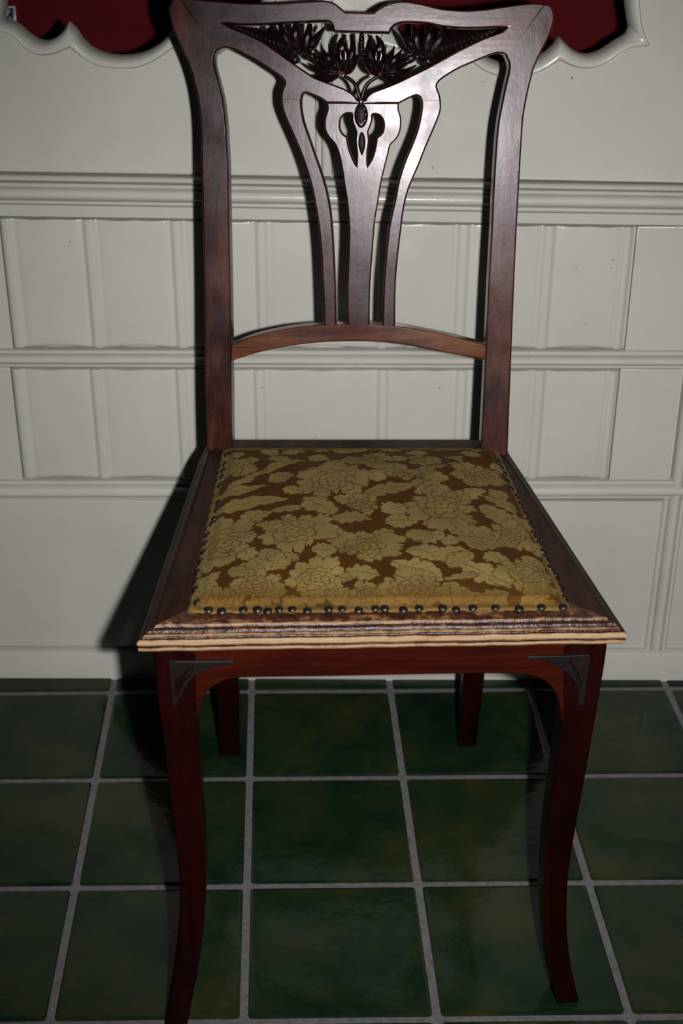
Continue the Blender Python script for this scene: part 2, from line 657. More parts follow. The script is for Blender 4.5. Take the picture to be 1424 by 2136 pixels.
def flat_panel(name, x0, y0, x1, y1, proud=0.0, xl=None, xr=None, holes=None):
    """plain panel between photo corners; xl / xr replace a side by a metric position"""
    a, b, c, d = wz(x0, y0), wz(x1, y0), wz(x1, y1), wz(x0, y1)
    X0 = xl if xl is not None else (a.x + d.x) / 2
    X1 = xr if xr is not None else (b.x + c.x) / 2
    pl = Plane((0, YW - proud, 0), (1, 0, 0), (0, -1, 0))
    return plate(name, [[(X0, c.z), (X1, c.z), (X1, a.z), (X0, a.z)]], pl, 0.012 + proud, 0.0012, M_cream, wall)


def ridge_profile(X, folds, amp=1.0):
    """depth of the linen-fold carving at X"""
    h = 0.0
    for F, w in folds:
        d = (X - F) / w
        if abs(d) < 2.2:
            # rounded fold with a sharp roll on its left and a soft hollow on its right
            h = max(h, 0.0036 * math.exp(-(abs(d) / 0.72) ** 4))
            h -= 0.0008 * math.exp(-((d - 1.25) / 0.42) ** 2)
            h -= 0.0012 * math.exp(-((d + 1.15) / 0.30) ** 2)
    fs = [f for f, w in folds]
    for a, b in zip(fs, fs[1:]):
        if a < X < b:
            t = (X - a) / (b - a)
            h += 0.0030 * math.sin(math.pi * t) ** 0.8
    return h * amp


def fold_panel(name, yl0, yr0, yl1, yr1, folds_px, y_ref, x_left, x_right):
    top, bot = zline(yl0, yr0), zline(yl1, yr1)
    folds = [(wz(x, y_ref).x, w) for x, w in folds_px]
    X0, X1 = wz(x_left, y_ref).x, wz(x_right, y_ref).x
    fs = [X0] + [f for f, w in folds] + [X1]
    n = 420
    rows = 7
    v, f = [], []
    for k in range(n + 1):
        X = X0 + (X1 - X0) * k / n
        h = ridge_profile(X, folds)
        zb, zt_ = bot(X), top(X)
        sc = 0.0
        for a, b in zip(fs, fs[1:]):
            if a <= X <= b and b - a > 0.03:
                t = (X - a) / (b - a)
                sc = 0.0042 * math.sin(math.pi * t) ** 1.2
        zb2 = zb + 0.001 + sc
        zt2 = zt_ - 0.0008 - 0.3 * sc * math.sin(X * 60) ** 2
        y = YW - 0.0015 - h
        for z, yy in ((zb2 - 0.0005, YW + 0.013), (zb2, y + 0.0035), (zb2 + 0.0022, y + 0.0006), (zb2 + 0.006, y),
                      (zt2 - 0.004, y), (zt2 - 0.0012, y + 0.0006), (zt2, y + 0.013)):
            v.append((X, yy, z))
    for k in range(n):
        for r in range(rows - 1):
            a = k * rows + r
            f.append((a, a + rows, a + rows + 1, a + 1))
    f.append(tuple(range(rows)))
    f.append(tuple(range(n * rows, n * rows + rows)))
    o = finish(name, v, f, M_cream, wall, True, 50)
    fix_normals(o.data)
    return o


W1 = 0.0085
fold_panel('linenfold_panel', 451.5, 471, 727.5, 731, [(12, W1), (185, W1), (368, W1), (544, W1), (800, W1), (968, W1), (1147, W1), (1312, W1 * .8)], 460, 0, 1328)
fold_panel('linenfold_panel', 765.5, 769.5, 1000.5, 1001, [(36, W1), (200, W1), (378, W1), (541, W1), (799, W1), (963, W1), (1126, W1), (1279, W1 * .8)], 770, 24, 1291)
# plain panels beside the folds and below them
flat_panel('plain_panel', 1331, 472, 1424, 731, 0.0015, xl=wz(1330.5, 460).x, xr=XR)
flat_panel('plain_panel', -200, 451, -3, 727, 0.0015, xl=XL, xr=wz(-2.5, 460).x)
flat_panel('plain_panel', 1292, 769, 1421, 1001, 0.0015, xl=wz(1293.5, 770).x, xr=wz(1421, 770).x)
flat_panel('plain_panel', -200, 765, 21, 1000, 0.0015, xl=XL, xr=wz(21.5, 770).x)
flat_panel('plain_panel', -200, 1041.5, 1370, 1352, 0.0, xl=XL, xr=(wz(1384, 1040).x + wz(1343, 1350).x) / 2)


def vmould(name, xt, yt, xb, yb, half, proud, z0, z1):
    """upright rounded moulding"""
    Xc = (wz(xt, yt).x + wz(xb, yb).x) / 2
    ends = []
    for z in (z0, z1):
        pts = [Vector((Xc - half, YW + 0.014, z))]
        for k in range(9):
            t = k / 8
            pts.append(Vector((Xc - half + 2 * half * t, YW - 0.001 - proud * math.sin(math.pi * t) ** 0.7, z)))
        pts.append(Vector((Xc + half, YW + 0.014, z)))
        ends.append(pts)
    return sweep(name, ends[0], ends[1], M_cream, wall)


zs = wz(1360, 1353).z
zr = wz(1360, 1039).z
zm = wz(1424, 769).z
zr2 = wz(1424, 1001).z
vmould('post_bead', 1391, 1040, 1348.5, 1350, 0.0042, 0.004, zs, zr)
vmould('post_roll', 1411, 1040, 1366, 1350, 0.0085, 0.009, zs, zr2)
vmould('post_bead', 1426, 1040, 1381, 1350, 0.0035, 0.004, zs, zr)
vmould('post_roll', 1411, 1040, 1366, 1350, 0.0085, 0.009, zr2, zm)
xp = (wz(1431, 1040).x + wz(1386, 1350).x) / 2
flat_panel('plain_panel', 1400, 1041, 1424, 1352, 0.0, xl=xp, xr=XR)
flat_panel('plain_panel', 1400, 770, 1424, 1000, 0.0, xl=xp, xr=XR)

# upper boards with the scalloped openings
UP = Plane((0, YW - 0.002, 0), (1, 0, 0), (0, -1, 0))
UPI = Plane((0, YW + 0.020, 0), (1, 0, 0), (0, -1, 0))
OPEN_R_IN = [[(1303, 0), (1305, 20), (1308, 40), (1311, 57)],
             [(1311, 57), (1307, 69), (1298, 76), (1280, 86), (1262, 99), (1245, 108), (1225, 113), (1205, 109), (1188, 99), (1175, 86), (1166, 77)],
             [(1166, 77), (1155, 92), (1138, 108), (1115, 122), (1090, 131), (1068, 133), (1045, 130), (1020, 121), (995, 107), (980, 92), (972, 76)],
             [(972, 76), (963, 86), (950, 98), (933, 108), (913, 112), (893, 107), (876, 97), (858, 84), (840, 74), (829, 60)],
             [(829, 60), (832, 40), (834, 20), (836, 0)]]
OPEN_R_OUT = [[(1333, 0), (1335, 20), (1338, 50), (1346, 78), (1355, 95)],
              [(1355, 95), (1335, 97), (1318, 99), (1300, 106), (1285, 117), (1268, 130), (1248, 139), (1225, 143), (1200, 140), (1182, 133), (1167, 125)],
              [(1167, 125), (1150, 137), (1130, 148), (1105, 157), (1085, 161), (1065, 162), (1045, 160), (1025, 154), (1006, 145), (990, 133), (973, 122)],
              [(973, 122), (956, 132), (938, 139), (913, 143), (890, 139), (870, 129), (853, 117), (838, 106), (820, 99), (803, 97), (785, 95)],
              [(785, 95), (794, 78), (802, 50), (806, 20), (809, 0)]]
OPEN_L_IN = [[(14, 0), (12, 20), (9, 40)],
             [(9, 40), (31, 46), (46, 56), (62, 71), (80, 82), (96, 85), (111, 81), (130, 68), (139, 56), (145, 46)],
             [(145, 46), (158, 58), (173, 82), (192, 99), (216, 110), (247, 115), (278, 114), (309, 105), (334, 90), (352, 74), (364, 54)],
             [(364, 54), (372, 65), (384, 78), (400, 88), (418, 90), (436, 86), (455, 75), (475, 60), (495, 50), (518, 46)],
             [(518, 46), (532, 25), (545, 0)]]
OPEN_L_OUT = [[(-12, 0), (-12, 25), (-15, 50), (-20, 62)],
              [(-20, 62), (0, 65), (15, 70), (34, 82), (52, 102), (68, 112), (90, 116), (117, 111), (130, 106), (138, 103), (145, 99)],
              [(145, 99), (167, 117), (192, 133), (222, 141), (256, 143), (290, 140), (324, 125), (340, 115), (352, 106), (360, 101), (366, 98)],
              [(366, 98), (374, 103), (385, 110), (400, 117), (425, 121), (447, 119), (462, 110), (478, 97), (497, 84), (520, 76), (545, 72)],
              [(545, 72), (558, 45), (568, 20), (575, 0)]]
Z_OPEN_TOP = 1.42


def opening(inn, out):
    n = 12
    A, B = [], []
    for si, so in zip(inn, out):
        a = [UPI.uv(*p) for p in resample(catmull(si, 6, False), n)]
        b = [UP.uv(*p) for p in resample(catmull(so, 6, False), n)]
        A += a[:-1]
        B += b[:-1]
    A.append(UPI.uv(*inn[-1][-1]))
    B.append(UP.uv(*out[-1][-1]))
    # carry the upright sides to the head of the opening (above the photograph)
    A = [(A[0][0] - 0.004, Z_OPEN_TOP - 0.03)] + A + [(A[-1][0] + 0.004, Z_OPEN_TOP - 0.03)]
    B = [(B[0][0] - 0.004, Z_OPEN_TOP)] + B + [(B[-1][0] + 0.004, Z_OPEN_TOP)]
    return A, B


def opening_moulding(name, A, B):
    prof = [(0.0, -0.0045), (0.03, 0.0010), (0.10, 0.0024), (0.30, 0.0026), (0.55, 0.0008), (0.80, -0.0050), (1.0, -0.014), (1.0, -0.030)]
    m = len(prof)
    v, f = [], []
    for a, b in zip(A, B):
        for t, w in prof:
            v.append(UP.at(b[0] + (a[0] - b[0]) * t, b[1] + (a[1] - b[1]) * t, w))
    k = len(A)
    for i in range(k):
        j = (i + 1) % k
        for r in range(m - 1):
            f.append((i * m + r, j * m + r, j * m + r + 1, i * m + r + 1))
    o = finish(name, v, f, M_cream, wall, True, 40)
    fix_normals(o.data)
    return o


AL, BL = opening(OPEN_L_IN, OPEN_L_OUT)
AR, BR = opening(OPEN_R_IN, OPEN_R_OUT)
zl = zline(352, 381)
xs1, xs2 = UP.uv(658, 300)[0], UP.uv(693, 300)[0]
ZT = 1.62
plate('opening_board', [[(XL, zl(XL)), (xs1, zl(xs1)), (xs1, ZT), (XL, ZT)], BL], UP, 0.026, 0.0012, M_cream, wall)
plate('opening_board', [[(xs2, zl(xs2)), (XR, zl(XR)), (XR, ZT), (xs2, ZT)], BR], UP, 0.026, 0.0012, M_cream, wall)
opening_moulding('opening_moulding', AL, BL)
opening_moulding('opening_moulding', AR, BR)
# narrow fluted strip where the two boards meet
for xa, xb, pr in ((658.8, 670.5, 0.0015), (672, 692.2, 0.003)):
    ua, ub = UP.uv(xa, 300)[0], UP.uv(xb, 300)[0]
    ends = []
    for z in (zl(ua), ZT):
        pts = [Vector((ua, YW + 0.02, z))]
        for k in range(7):
            t = k / 6
            pts.append(Vector((ua + (ub - ua) * t, YW - 0.002 - pr * math.sin(math.pi * t) ** 0.6, z)))
        pts.append(Vector((ub, YW + 0.02, z)))
        ends.append(pts)
    sweep('meeting_strip', ends[0], ends[1], M_cream, wall)

# red cloth lining deep behind the openings
rear = empty('wall_rear', (0, Y_RED, 0))
tag(rear, kind='structure')
nx, nz = 120, 6
v, f = [], []
for i in range(nx + 1):
    X = -1.1 + 2.2 * i / nx
    for j in range(nz + 1):
        Z = 0.55 + 1.1 * j / nz
        v.append((X, Y_RED + 0.0025 * math.sin(X * 31 + 0.6 * math.sin(Z * 5)), Z))
for i in range(nx):
    for j in range(nz):
        a = i * (nz + 1) + j
        f.append((a, a + nz + 1, a + nz + 2, a + 1))
finish('red_lining', v, f, M_red, rear)
bd = [(-1.1, Y_RED + 0.006), (1.1, Y_RED + 0.006), (1.1, Y_RED + 0.03), (-1.1, Y_RED + 0.03)]
finish('lining_board', [(x, y, z) for z in (0.0, 1.65) for x, y in bd], [(0, 1, 2, 3), (7, 6, 5, 4), (0, 4, 5, 1), (1, 5, 6, 2), (2, 6, 7, 3), (3, 7, 4, 0)], M_cream, rear)

# small blue and white tile on the red lining
tp = Plane((0, Y_RED - 0.012, 0), (1, 0, 0), (0, -1, 0))
(u0, v0), (u1, v1) = tp.uv(-45, 13), tp.uv(38, 96)
tc = Vector(((u0 + u1) / 2, Y_RED - 0.004, min(v0, v1)))
dt = empty('painted_tile', tc)
tag(dt, 'small blue and white painted tile on red lining at upper left corner', 'tile')
plate('glazed_face', [[(u0 + .002, v1 + .002), (u1 - .002, v1 + .002), (u1 - .002, v0 - .002), (u0 + .002, v0 - .002)]], tp, 0.004, 0.0008, M_delft, dt)
tp2 = Plane((0, Y_RED - 0.009, 0), (1, 0, 0), (0, -1, 0))
plate('tile_body', [[(u0, v1), (u1, v1), (u1, v0), (u0, v0)]], tp2, 0.010, 0.001, M_cream, dt)

# ------------------------------------------------------------------ the chair
Z_TOP = 0.486
Z_MID = 0.4745
Z_BOT = 0.4655
c0 = on_z(790, 1345, Z_BOT)
c1 = on_z(745, 935, Z_BOT)
chair = empty('side_chair', ((c0.x + c1.x) / 2, (c0.y + c1.y) / 2, 0))
tag(chair, 'dark mahogany side chair with pierced floral back and gold velvet seat', 'chair')

# ---- back
LEAN = math.radians(9.6)
YAWB = math.radians(-1.6)
hn = Vector((math.sin(YAWB), -math.cos(YAWB), 0))
BP = Plane(on_z(745, 941, Z_TOP), (math.cos(YAWB), math.sin(YAWB), 0), hn * math.cos(LEAN) + Vector((0, 0, 1)) * math.sin(LEAN))

STILE_L = [(374, -6, 1), (362, -4), (355, 6), (351.5, 18), (353, 30), (357.5, 50), (365, 71), (378, 100), (388.7, 124), (397.5, 147.5), (406, 177), (412, 206), (416, 236),
           (418.8, 274), (420, 324), (421.5, 400), (423.5, 500), (425.5, 600), (428, 802), (432, 945), (432.6, 968, 1),
           (484.4, 968, 1), (483.6, 934), (482.6, 802), (480, 600), (478, 500), (476, 400), (475.5, 354), (472.7, 295), (469.8, 250), (463.9, 206), (456.5, 174), (449, 147), (445.3, 130), (446.2, 116), (455, 102.5, 1)]
STILE_R = [(1133.5, 7.5, 1), (1146, 10), (1152.8, 19), (1156, 34), (1152.5, 55.6), (1142, 83), (1126, 114), (1114, 142), (1108, 164), (1100, 198), (1092, 244), (1088, 296),
           (1084.5, 355), (1082, 400), (1075.5, 522), (1068, 702), (1058.4, 948), (1057.5, 972, 1),
           (1001, 972, 1), (1002.5, 934), (1007, 843), (1012.5, 726), (1018, 600), (1024, 490), (1028, 400), (1031.5, 340), (1033.5, 309), (1036, 278), (1040, 247), (1049, 201), (1055, 173), (1060.5, 150), (1061.5, 133), (1054.5, 115.5, 1)]
CREST = [(369.5, -5.5, 1), (395, -4), (437, 0.5), (470, 3), (500, 5), (529, 6.3), (576, 6), (635, 2.4), (664, 0.8), (682, 1.8), (697, 6), (709, 15), (720, 24.5, 1), (748, 25.2), (778.6, 26, 1),
         (789, 18), (808, 7.7), (830, 2.6), (854, 3), (885, 9), (925, 18), (975, 21), (1012, 18.5), (1064, 11), (1111, 6), (1139, 8.2, 1),
         (1060, 121, 1), (1050, 112.5), (1037, 111.5), (1018, 117), (987, 130), (956, 143.6), (931.6, 158), (917.7, 168), (911.3, 178), (913, 187), (917, 197), (919.8, 212.6, 1),
         (879.2, 212.6, 1), (875, 203), (867.6, 199.7), (855, 204.5), (832.2, 216, 1), (681.3, 215, 1), (667, 205), (650, 198), (637, 194), (631.5, 197), (627.8, 210.6, 1),
         (585.8, 210, 1), (586.5, 195), (589, 184), (593.5, 172.5), (587.8, 163), (570, 150), (540.6, 131), (505, 111.5), (481.6, 102), (467, 99.7), (449.5, 107.5, 1)]
PIERCED = [(466, 48.5, 1), (505, 51.6), (546, 51.4), (590, 48.7), (635, 46.3), (676, 44.8), (688, 46.8), (693.5, 55), (695.4, 66, 1), (750, 67.6), (812.6, 68.8, 1), (816, 60), (826.5, 51), (848, 47), (888, 48.8),
           (919, 55), (956, 58.7), (1002, 58.7), (1036, 57.2), (1056, 57.6, 1), (1046, 66), (1018, 75.7), (987, 89.6), (956, 105), (925, 122), (894, 139), (863, 154.4), (832, 169.5), (802, 182), (777, 191.5), (765, 201), (760, 211, 1),
           (747, 211, 1), (742, 203), (735, 195.5), (720, 186), (694, 175.5), (658, 162), (635, 147.5), (605, 127), (576, 106), (546, 85.5), (517, 70.8), (482, 57)]
STRIP_L = [(586, 203.5, 1), (587.8, 224), (596, 248), (608, 275), (624, 312), (638, 350), (650, 393), (658, 433), (665, 480), (670, 540), (673, 600), (675.8, 682, 1),
           (701.5, 682, 1), (700, 600), (697.5, 540), (694, 480), (689, 433), (681, 393.5), (671, 360), (658, 323), (645.7, 287), (634, 253), (629, 225), (628.3, 204, 1)]
STRIP_R = [(919, 206, 1), (919.5, 228), (912.8, 250), (901, 278), (888, 308), (873, 346), (860, 376), (851, 399), (842, 438), (836.5, 480), (829.5, 540), (825, 600), (824, 684, 1),
           (797.5, 684, 1), (799.6, 600), (804, 540), (810, 480), (815.6, 449.7), (824, 413), (831, 376.6), (843.7, 337), (857.7, 303.6), (870, 270), (877.4, 236), (879, 216.5), (877.5, 206, 1)]
SPLAT = [(681.3, 213.2, 1), (682.5, 228), (677.6, 244), (676.6, 267), (683.6, 284), (697.6, 301), (706, 320), (713, 354), (717, 382), (723, 419), (725.7, 450), (727.5, 480), (726, 540), (724, 600), (724.5, 682, 1),
         (770.5, 683, 1), (771.8, 600), (776, 540), (780.5, 480), (783, 455), (789, 421), (794.5, 385), (801.6, 354), (810, 320), (814.5, 303), (827, 289.5), (835, 273), (836.4, 246), (831.5, 228), (832, 214.2, 1)]
HOLE_L = [(733, 237.6), (721.5, 237.5), (713, 244), (709, 256), (710, 270), (716, 280), (724, 286, 1), (726, 301), (732, 321), (739, 338), (743, 345, 1), (744, 320), (741, 296), (742.5, 276, 1), (739, 266), (734.5, 254), (733.6, 244)]
HOLE_R = [(777, 239.5), (788, 239.5), (797, 248), (800, 261), (797.5, 275), (792, 282), (785, 286.5, 1), (783, 303), (776, 329), (766.5, 345, 1), (766.5, 320), (769.5, 295), (768, 275, 1), (773, 262), (776.5, 250)]
RAIL = [(482, 720, 1), (531.7, 701), (592, 687), (630, 681.5), (673, 678), (744, 676), (825, 680), (885, 690), (946, 702.6), (1014, 720.5, 1), (1013, 751.5, 1), (975, 743.5), (936, 736.5), (885, 726), (810, 715), (744, 712), (663, 715), (592, 724), (531.7, 737.5), (482, 753.5, 1)]

plate('back_stile', [px_loop(BP, STILE_L)], BP, 0.034, 0.0018, M_wood_z, chair)
plate('back_stile', [px_loop(BP, STILE_R)], BP, 0.034, 0.0018, M_wood_z, chair)
plate('crest_board', [px_loop(BP, CREST), px_loop(BP, PIERCED)], BP, 0.026, 0.0018, M_wood_x, chair)
plate('back_strip', [px_loop(BP, STRIP_L)], BP, 0.022, 0.0018, M_wood_z, chair)
plate('back_strip', [px_loop(BP, STRIP_R)], BP, 0.022, 0.0018, M_wood_z, chair)
plate('splat', [px_loop(BP, SPLAT), px_loop(BP, HOLE_L), px_loop(BP, HOLE_R)], BP, 0.020, 0.0016, M_wood_z, chair)
plate('cross_rail', [px_loop(BP, RAIL)], BP, 0.026, 0.0014, M_rail, chair)

# ---- carving
def petal(mid, widths, base_w=-0.006, h=0.004, depth=0.006, groove=0.35, n=14, curl=0.0, wide=1.0):
    """one carved leaf: midline (photo px), half widths (photo px); returns vertices and faces"""
    line = resample(catmull(mid, 6, False), n)
    ws = resample(catmull([(i / (len(widths) - 1), w) for i, w in enumerate(widths)], 4, False), n)
    uv = [BP.uv(*p) for p in line]
    sc = abs(BP.uv(760, 120)[0] - BP.uv(750, 120)[0]) / 10
    v, f = [], []
    cs = [(-1.0, -depth), (-1.0, 0.0), (-0.62, 0.85 * h), (-0.30, h), (0.0, h * (1 - groove)), (0.30, h), (0.62, 0.85 * h), (1.0, 0.0), (1.0, -depth)]
    m = len(cs)
    for i, (u, w_) in enumerate(uv):
        a, b = uv[max(0, i - 1)], uv[min(n, i + 1)]
        tx, ty = b[0] - a[0], b[1] - a[1]
        l = math.hypot(tx, ty) or 1
        nx_, ny_ = -ty / l, tx / l
        wd = max(ws[i][1], 0.3) * sc * wide
        lift = curl * (i / n) ** 2
        q = min(1.0, wd / (0.0035))
        for c, z in cs:
            v.append(BP.at(u + nx_ * wd * c, w_ + ny_ * wd * c, base_w + lift + (z * q if z > 0 else z)))
    for i in range(n):
        for k in range(m - 1):
            a = i * m + k
            f.append((a, a + 1, a + m + 1, a + m))
        f.append((i * m + m - 1, i * m, (i + 1) * m, (i + 1) * m + m - 1))
    f.append(tuple(range(m)))
    f.append(tuple(range(n * m + m - 1, n * m - 1, -1)))
    return v, f


def sphere_px(x, y, r_px, w, squash=1.0, seg=10, rings=6):
    u, vv = BP.uv(x, y)
    sc = abs(BP.uv(760, 120)[0] - BP.uv(750, 120)[0]) / 10
    r = r_px * sc
    v, f = [], []
    for i in range(rings + 1):
        th = math.pi * i / rings
        for k in range(seg):
            a = 2 * math.pi * k / seg
            v.append(BP.at(u + r * math.sin(th) * math.cos(a), vv + r * math.sin(th) * math.sin(a), w + r * squash * math.cos(th)))
    for i in range(rings):
        for k in range(seg):
            f.append((i * seg + k, (i + 1) * seg + k, (i + 1) * seg + (k + 1) % seg, i * seg + (k + 1) % seg))
    return v, f


def join_parts(name, parts, mat, parent, angle=60):
    v, f = [], []
    for pv, pf in parts:
        o = len(v)
        v += pv
        f += [tuple(i + o for i in q) for q in pf]
    o = finish(name, v, f, mat, parent, True, angle)
    bm = bmesh.new()
    bm.from_mesh(o.data)
    bmesh.ops.remove_doubles(bm, verts=bm.verts, dist=1e-6)
    bmesh.ops.recalc_face_normals(bm, faces=bm.faces)
    bm.to_mesh(o.data)
    bm.free()
    return o


def mir(p):
    x, y = p
    d = 752 - x
    return (752 + d * (1.04 if d > 60 else 1.0), y + max(0, d) * 0.03 + 1)


def L_(pts):
    return pts


BIG = [  # (midline, half widths, height above base)
    ([(713, 150), (716, 132), (714, 107), (711, 88), (720, 71)], [3, 10, 12, 10, 1.5], 0.0052),
    ([(716, 148), (727, 128), (734, 108), (735, 88), (730, 71)], [3, 6, 7, 6, 2], 0.0040),
    ([(717, 152), (729, 147), (738, 131), (745, 118), (752, 114)], [3, 5, 5, 4, 2.5], 0.0044),
    ([(707, 146), (698, 128), (690, 112), (684, 91)], [3, 6.5, 5, 0.6], 0.0042),
    ([(703, 143), (690, 128), (677, 112), (668, 97)], [2.5, 7, 6, 0.6], 0.0036),
    ([(705, 149), (688, 136), (666, 126), (643, 118)], [3, 8.5, 8, 1.0], 0.0056),
    ([(706, 153), (684, 150), (662, 144), (640, 131)], [3, 6, 6, 1.0], 0.0040),
    ([(706, 156), (688, 161), (672, 163), (655, 158)], [3, 7.5, 7, 1.0], 0.0050),
]
SMALL = [
    ([(628, 112), (620, 92), (615, 72), (616, 48)], [4, 8, 9, 4], 0.0048),
    ([(633, 110), (638, 90), (641, 72), (645, 48)], [4, 7, 7, 3], 0.0042),
    ([(637, 108), (650, 90), (662, 74), (677, 54)], [4, 7.5, 7, 1], 0.0050),
    ([(622, 110), (604, 92), (592, 74), (582, 50)], [4, 8, 8, 3], 0.0046),
    ([(617, 115), (596, 100), (578, 82), (560, 54)], [4, 7, 8, 3], 0.0040),
    ([(612, 121), (592, 107), (574, 94), (556, 76)], [3, 6, 5, 1], 0.0052),
    ([(640, 112), (652, 118), (662, 122), (674, 126)], [4, 6, 5, 3], 0.0036),
    ([(622, 118), (614, 124), (606, 128), (598, 126)], [4, 6, 4, 1], 0.0036),
]
FEATHER = []
for k in range(13):
    t = k / 12
    xb = 606 - 118 * t
    yb = 127 - 68 * t - 2 * math.sin(math.pi * t)
    yt = 56 - 5 * t
    ln = 34 * (1 - 0.62 * t)
    FEATHER.append(([(xb, yb), (xb - ln * 0.35, yb + (yt - yb) * 0.45), (xb - ln, yb + (yt - yb) * 0.92)], [2.5, 6.6 * (1 - .60 * t), 1.4], 0.0056 * (1 - .45 * t)))
FEATHER.append(([(608, 126), (575, 102), (540, 78), (505, 61), (470, 49)], [4.5, 5, 5, 4, 1.5], 0.0040))


def flower(name, spec, mirrored, base_w=-0.0095, wide=1.3):
    parts = []
    for mid, wd, h in spec:
        m = [mir(p) for p in mid] if mirrored else mid
        parts.append(petal(m, wd, base_w, h, 0.012, wide=wide))
    return join_parts(name, parts, M_carve, carving)


carving = empty('floral_carving', (0, 0, 0))
carving.parent = chair
carving.location = BP.px(752, 140) - Vector(chair.location)
for mflag in (False, True):
    flower('carved_flower', BIG, mflag)
    flower('carved_flower', SMALL, mflag, wide=1.45)
    flower('carved_leaf', FEATHER, mflag, -0.0065, 1.15)
    stem = [(716, 158), (726, 163), (737, 172), (745, 187), (751, 212)]
    st = [mir(p) for p in stem] if mflag else stem
    join_parts('carved_stem', [petal(st, [3.5, 4.5, 4.5, 4.2, 4], -0.0085, 0.005, 0.008, 0.2)], M_carve, carving)
    for x, y, r in ((712, 152, 5.2), (647, 102, 4.0), (656.5, 96, 4.0), (622, 106, 3.8)):
        p = mir((x, y)) if mflag else (x, y)
        join_parts('berry', [sphere_px(p[0], p[1], r, -0.0035)], M_bead if r > 5 else M_carve, carving)
# hanging string of beads below the crest
for k, (y, r) in enumerate(((73, 5.4), (80, 6.4), (88, 6.6), (95.5, 6.0), (102, 5.0), (107.5, 3.4))):
    join_parts('pendant_bead', [sphere_px(753.5, y, r, -0.010, 0.9)], M_carve, carving)

# scaled bud and drop set into the splat
def oval_px(cx, cy, rx, ry, tip=0.0, n=28):
    pts = []
    for k in range(n):
        a = 2 * math.pi * k / n
        y = math.sin(a)
        wx = rx * math.cos(a) * (1 - tip * max(0, y) ** 1.5)
        pts.append((cx + wx, cy + ry * y))
    return pts


def dome_px(cx, cy, rx, ry, tip, h, w0, rings=6, n=28):
    v, f = [], []
    for i in range(rings):
        th = 0.5 * math.pi * i / rings
        for p in oval_px(cx, cy, rx * math.cos(th), ry * math.cos(th), tip, n):
            u, q_ = BP.uv(*p)
            v.append(BP.at(u, q_, w0 + h * math.sin(th)))
    u, q_ = BP.uv(cx, cy)
    v.append(BP.at(u, q_, w0 + h))
    for i in range(rings - 1):
        for k in range(n):
            f.append((i * n + k, i * n + (k + 1) % n, (i + 1) * n + (k + 1) % n, (i + 1) * n + k))
    for k in range(n):
        f.append(((rings - 1) * n + k, (rings - 1) * n + (k + 1) % n, rings * n))
    return v, f


bud = join_parts('carved_bud', [dome_px(753, 241, 14.5, 26, 0.15, 0.0042, 0.0)], M_bud, chair)
for cy, wdt in ((231, 8), (243, 11.5), (256, 8.5)):
    mid = [(753 - wdt, cy - 5), (753 - wdt * .55, cy - 2), (753, cy + 5), (753 + wdt * .55, cy - 2), (753 + wdt, cy - 5)]
    join_parts('bud_scale', [petal(mid, [0.5, 1.3, 1.7, 1.3, 0.5], 0.0030, 0.0014, 0.003, 0.0)], M_carve, bud)
join_parts('bud_neck', [petal([(752, 204), (752.5, 216), (753, 230)], [5.5, 6.5, 4], -0.001, 0.004, 0.006, 0.1)], M_carve, bud)
join_parts('carved_drop', [dome_px(754.5, 300, 7.6, 25, 0.55, 0.0030, 0.0)], M_bud, chair)

# ---- seat frame
OUT_PX = [(285, 1345), (1309, 1328), (1062, 950), (1050, 926), (434, 926), (414, 966)]   # widest line of the moulding
OUT = [on_z(x, y, Z_MID) for x, y in OUT_PX]


def offset_poly(poly, o):
    n = len(poly)
    res = []
    for i in range(n):
        a, b, c = poly[i - 1], poly[i], poly[(i + 1) % n]
        e1 = (b - a).to_2d().normalized()
        e2 = (c - b).to_2d().normalized()
        n1 = Vector((-e1.y, e1.x))
        n2 = Vector((-e2.y, e2.x))
        k = 1 + n1.dot(n2)
        d = (n1 + n2) / k
        res.append(Vector((b.x + d.x * o, b.y + d.y * o, 0)))
    return res


PROF = [(0.060, Z_TOP - 0.014, 0.2), (0.060, Z_TOP, 0.22), (0.030, Z_TOP, 0.26), (0.0175, Z_TOP, 0.36), (0.0150, Z_TOP - 0.0003, 0.66), (0.0142, Z_TOP - 0.0014, 0.42), (0.0134, Z_TOP - 0.0022, 0.12),
        (0.0110, Z_TOP - 0.0018, 0.22), (0.0088, Z_TOP - 0.0026, 0.18), (0.0072, Z_TOP - 0.0046, 0.05), (0.0064, Z_TOP - 0.0054, 0.7), (0.0052, Z_TOP - 0.0058, 0.85), (0.0046, Z_TOP - 0.0072, 0.1), (0.0040, Z_TOP - 0.0078, 0.0),
        (0.0018, Z_TOP - 0.0082, 0.75), (0.0004, Z_TOP - 0.0098, 1.0), (0.0, Z_TOP - 0.0120, 1.0), (0.0008, Z_TOP - 0.0138, 0.85), (0.0024, Z_TOP - 0.0143, 0.0), (0.0024, Z_TOP - 0.0152, 0.0),
        (0.0008, Z_TOP - 0.0158, 0.8), (0.0008, Z_TOP - 0.0182, 1.0), (0.0022, Z_TOP - 0.0202, 0.75), (0.0045, Z_BOT, 0.3), (0.030, Z_BOT, 0.1)]
RINGS = [[Vector((p.x, p.y, z)) for p in offset_poly(OUT, o)] for o, z, w in PROF]


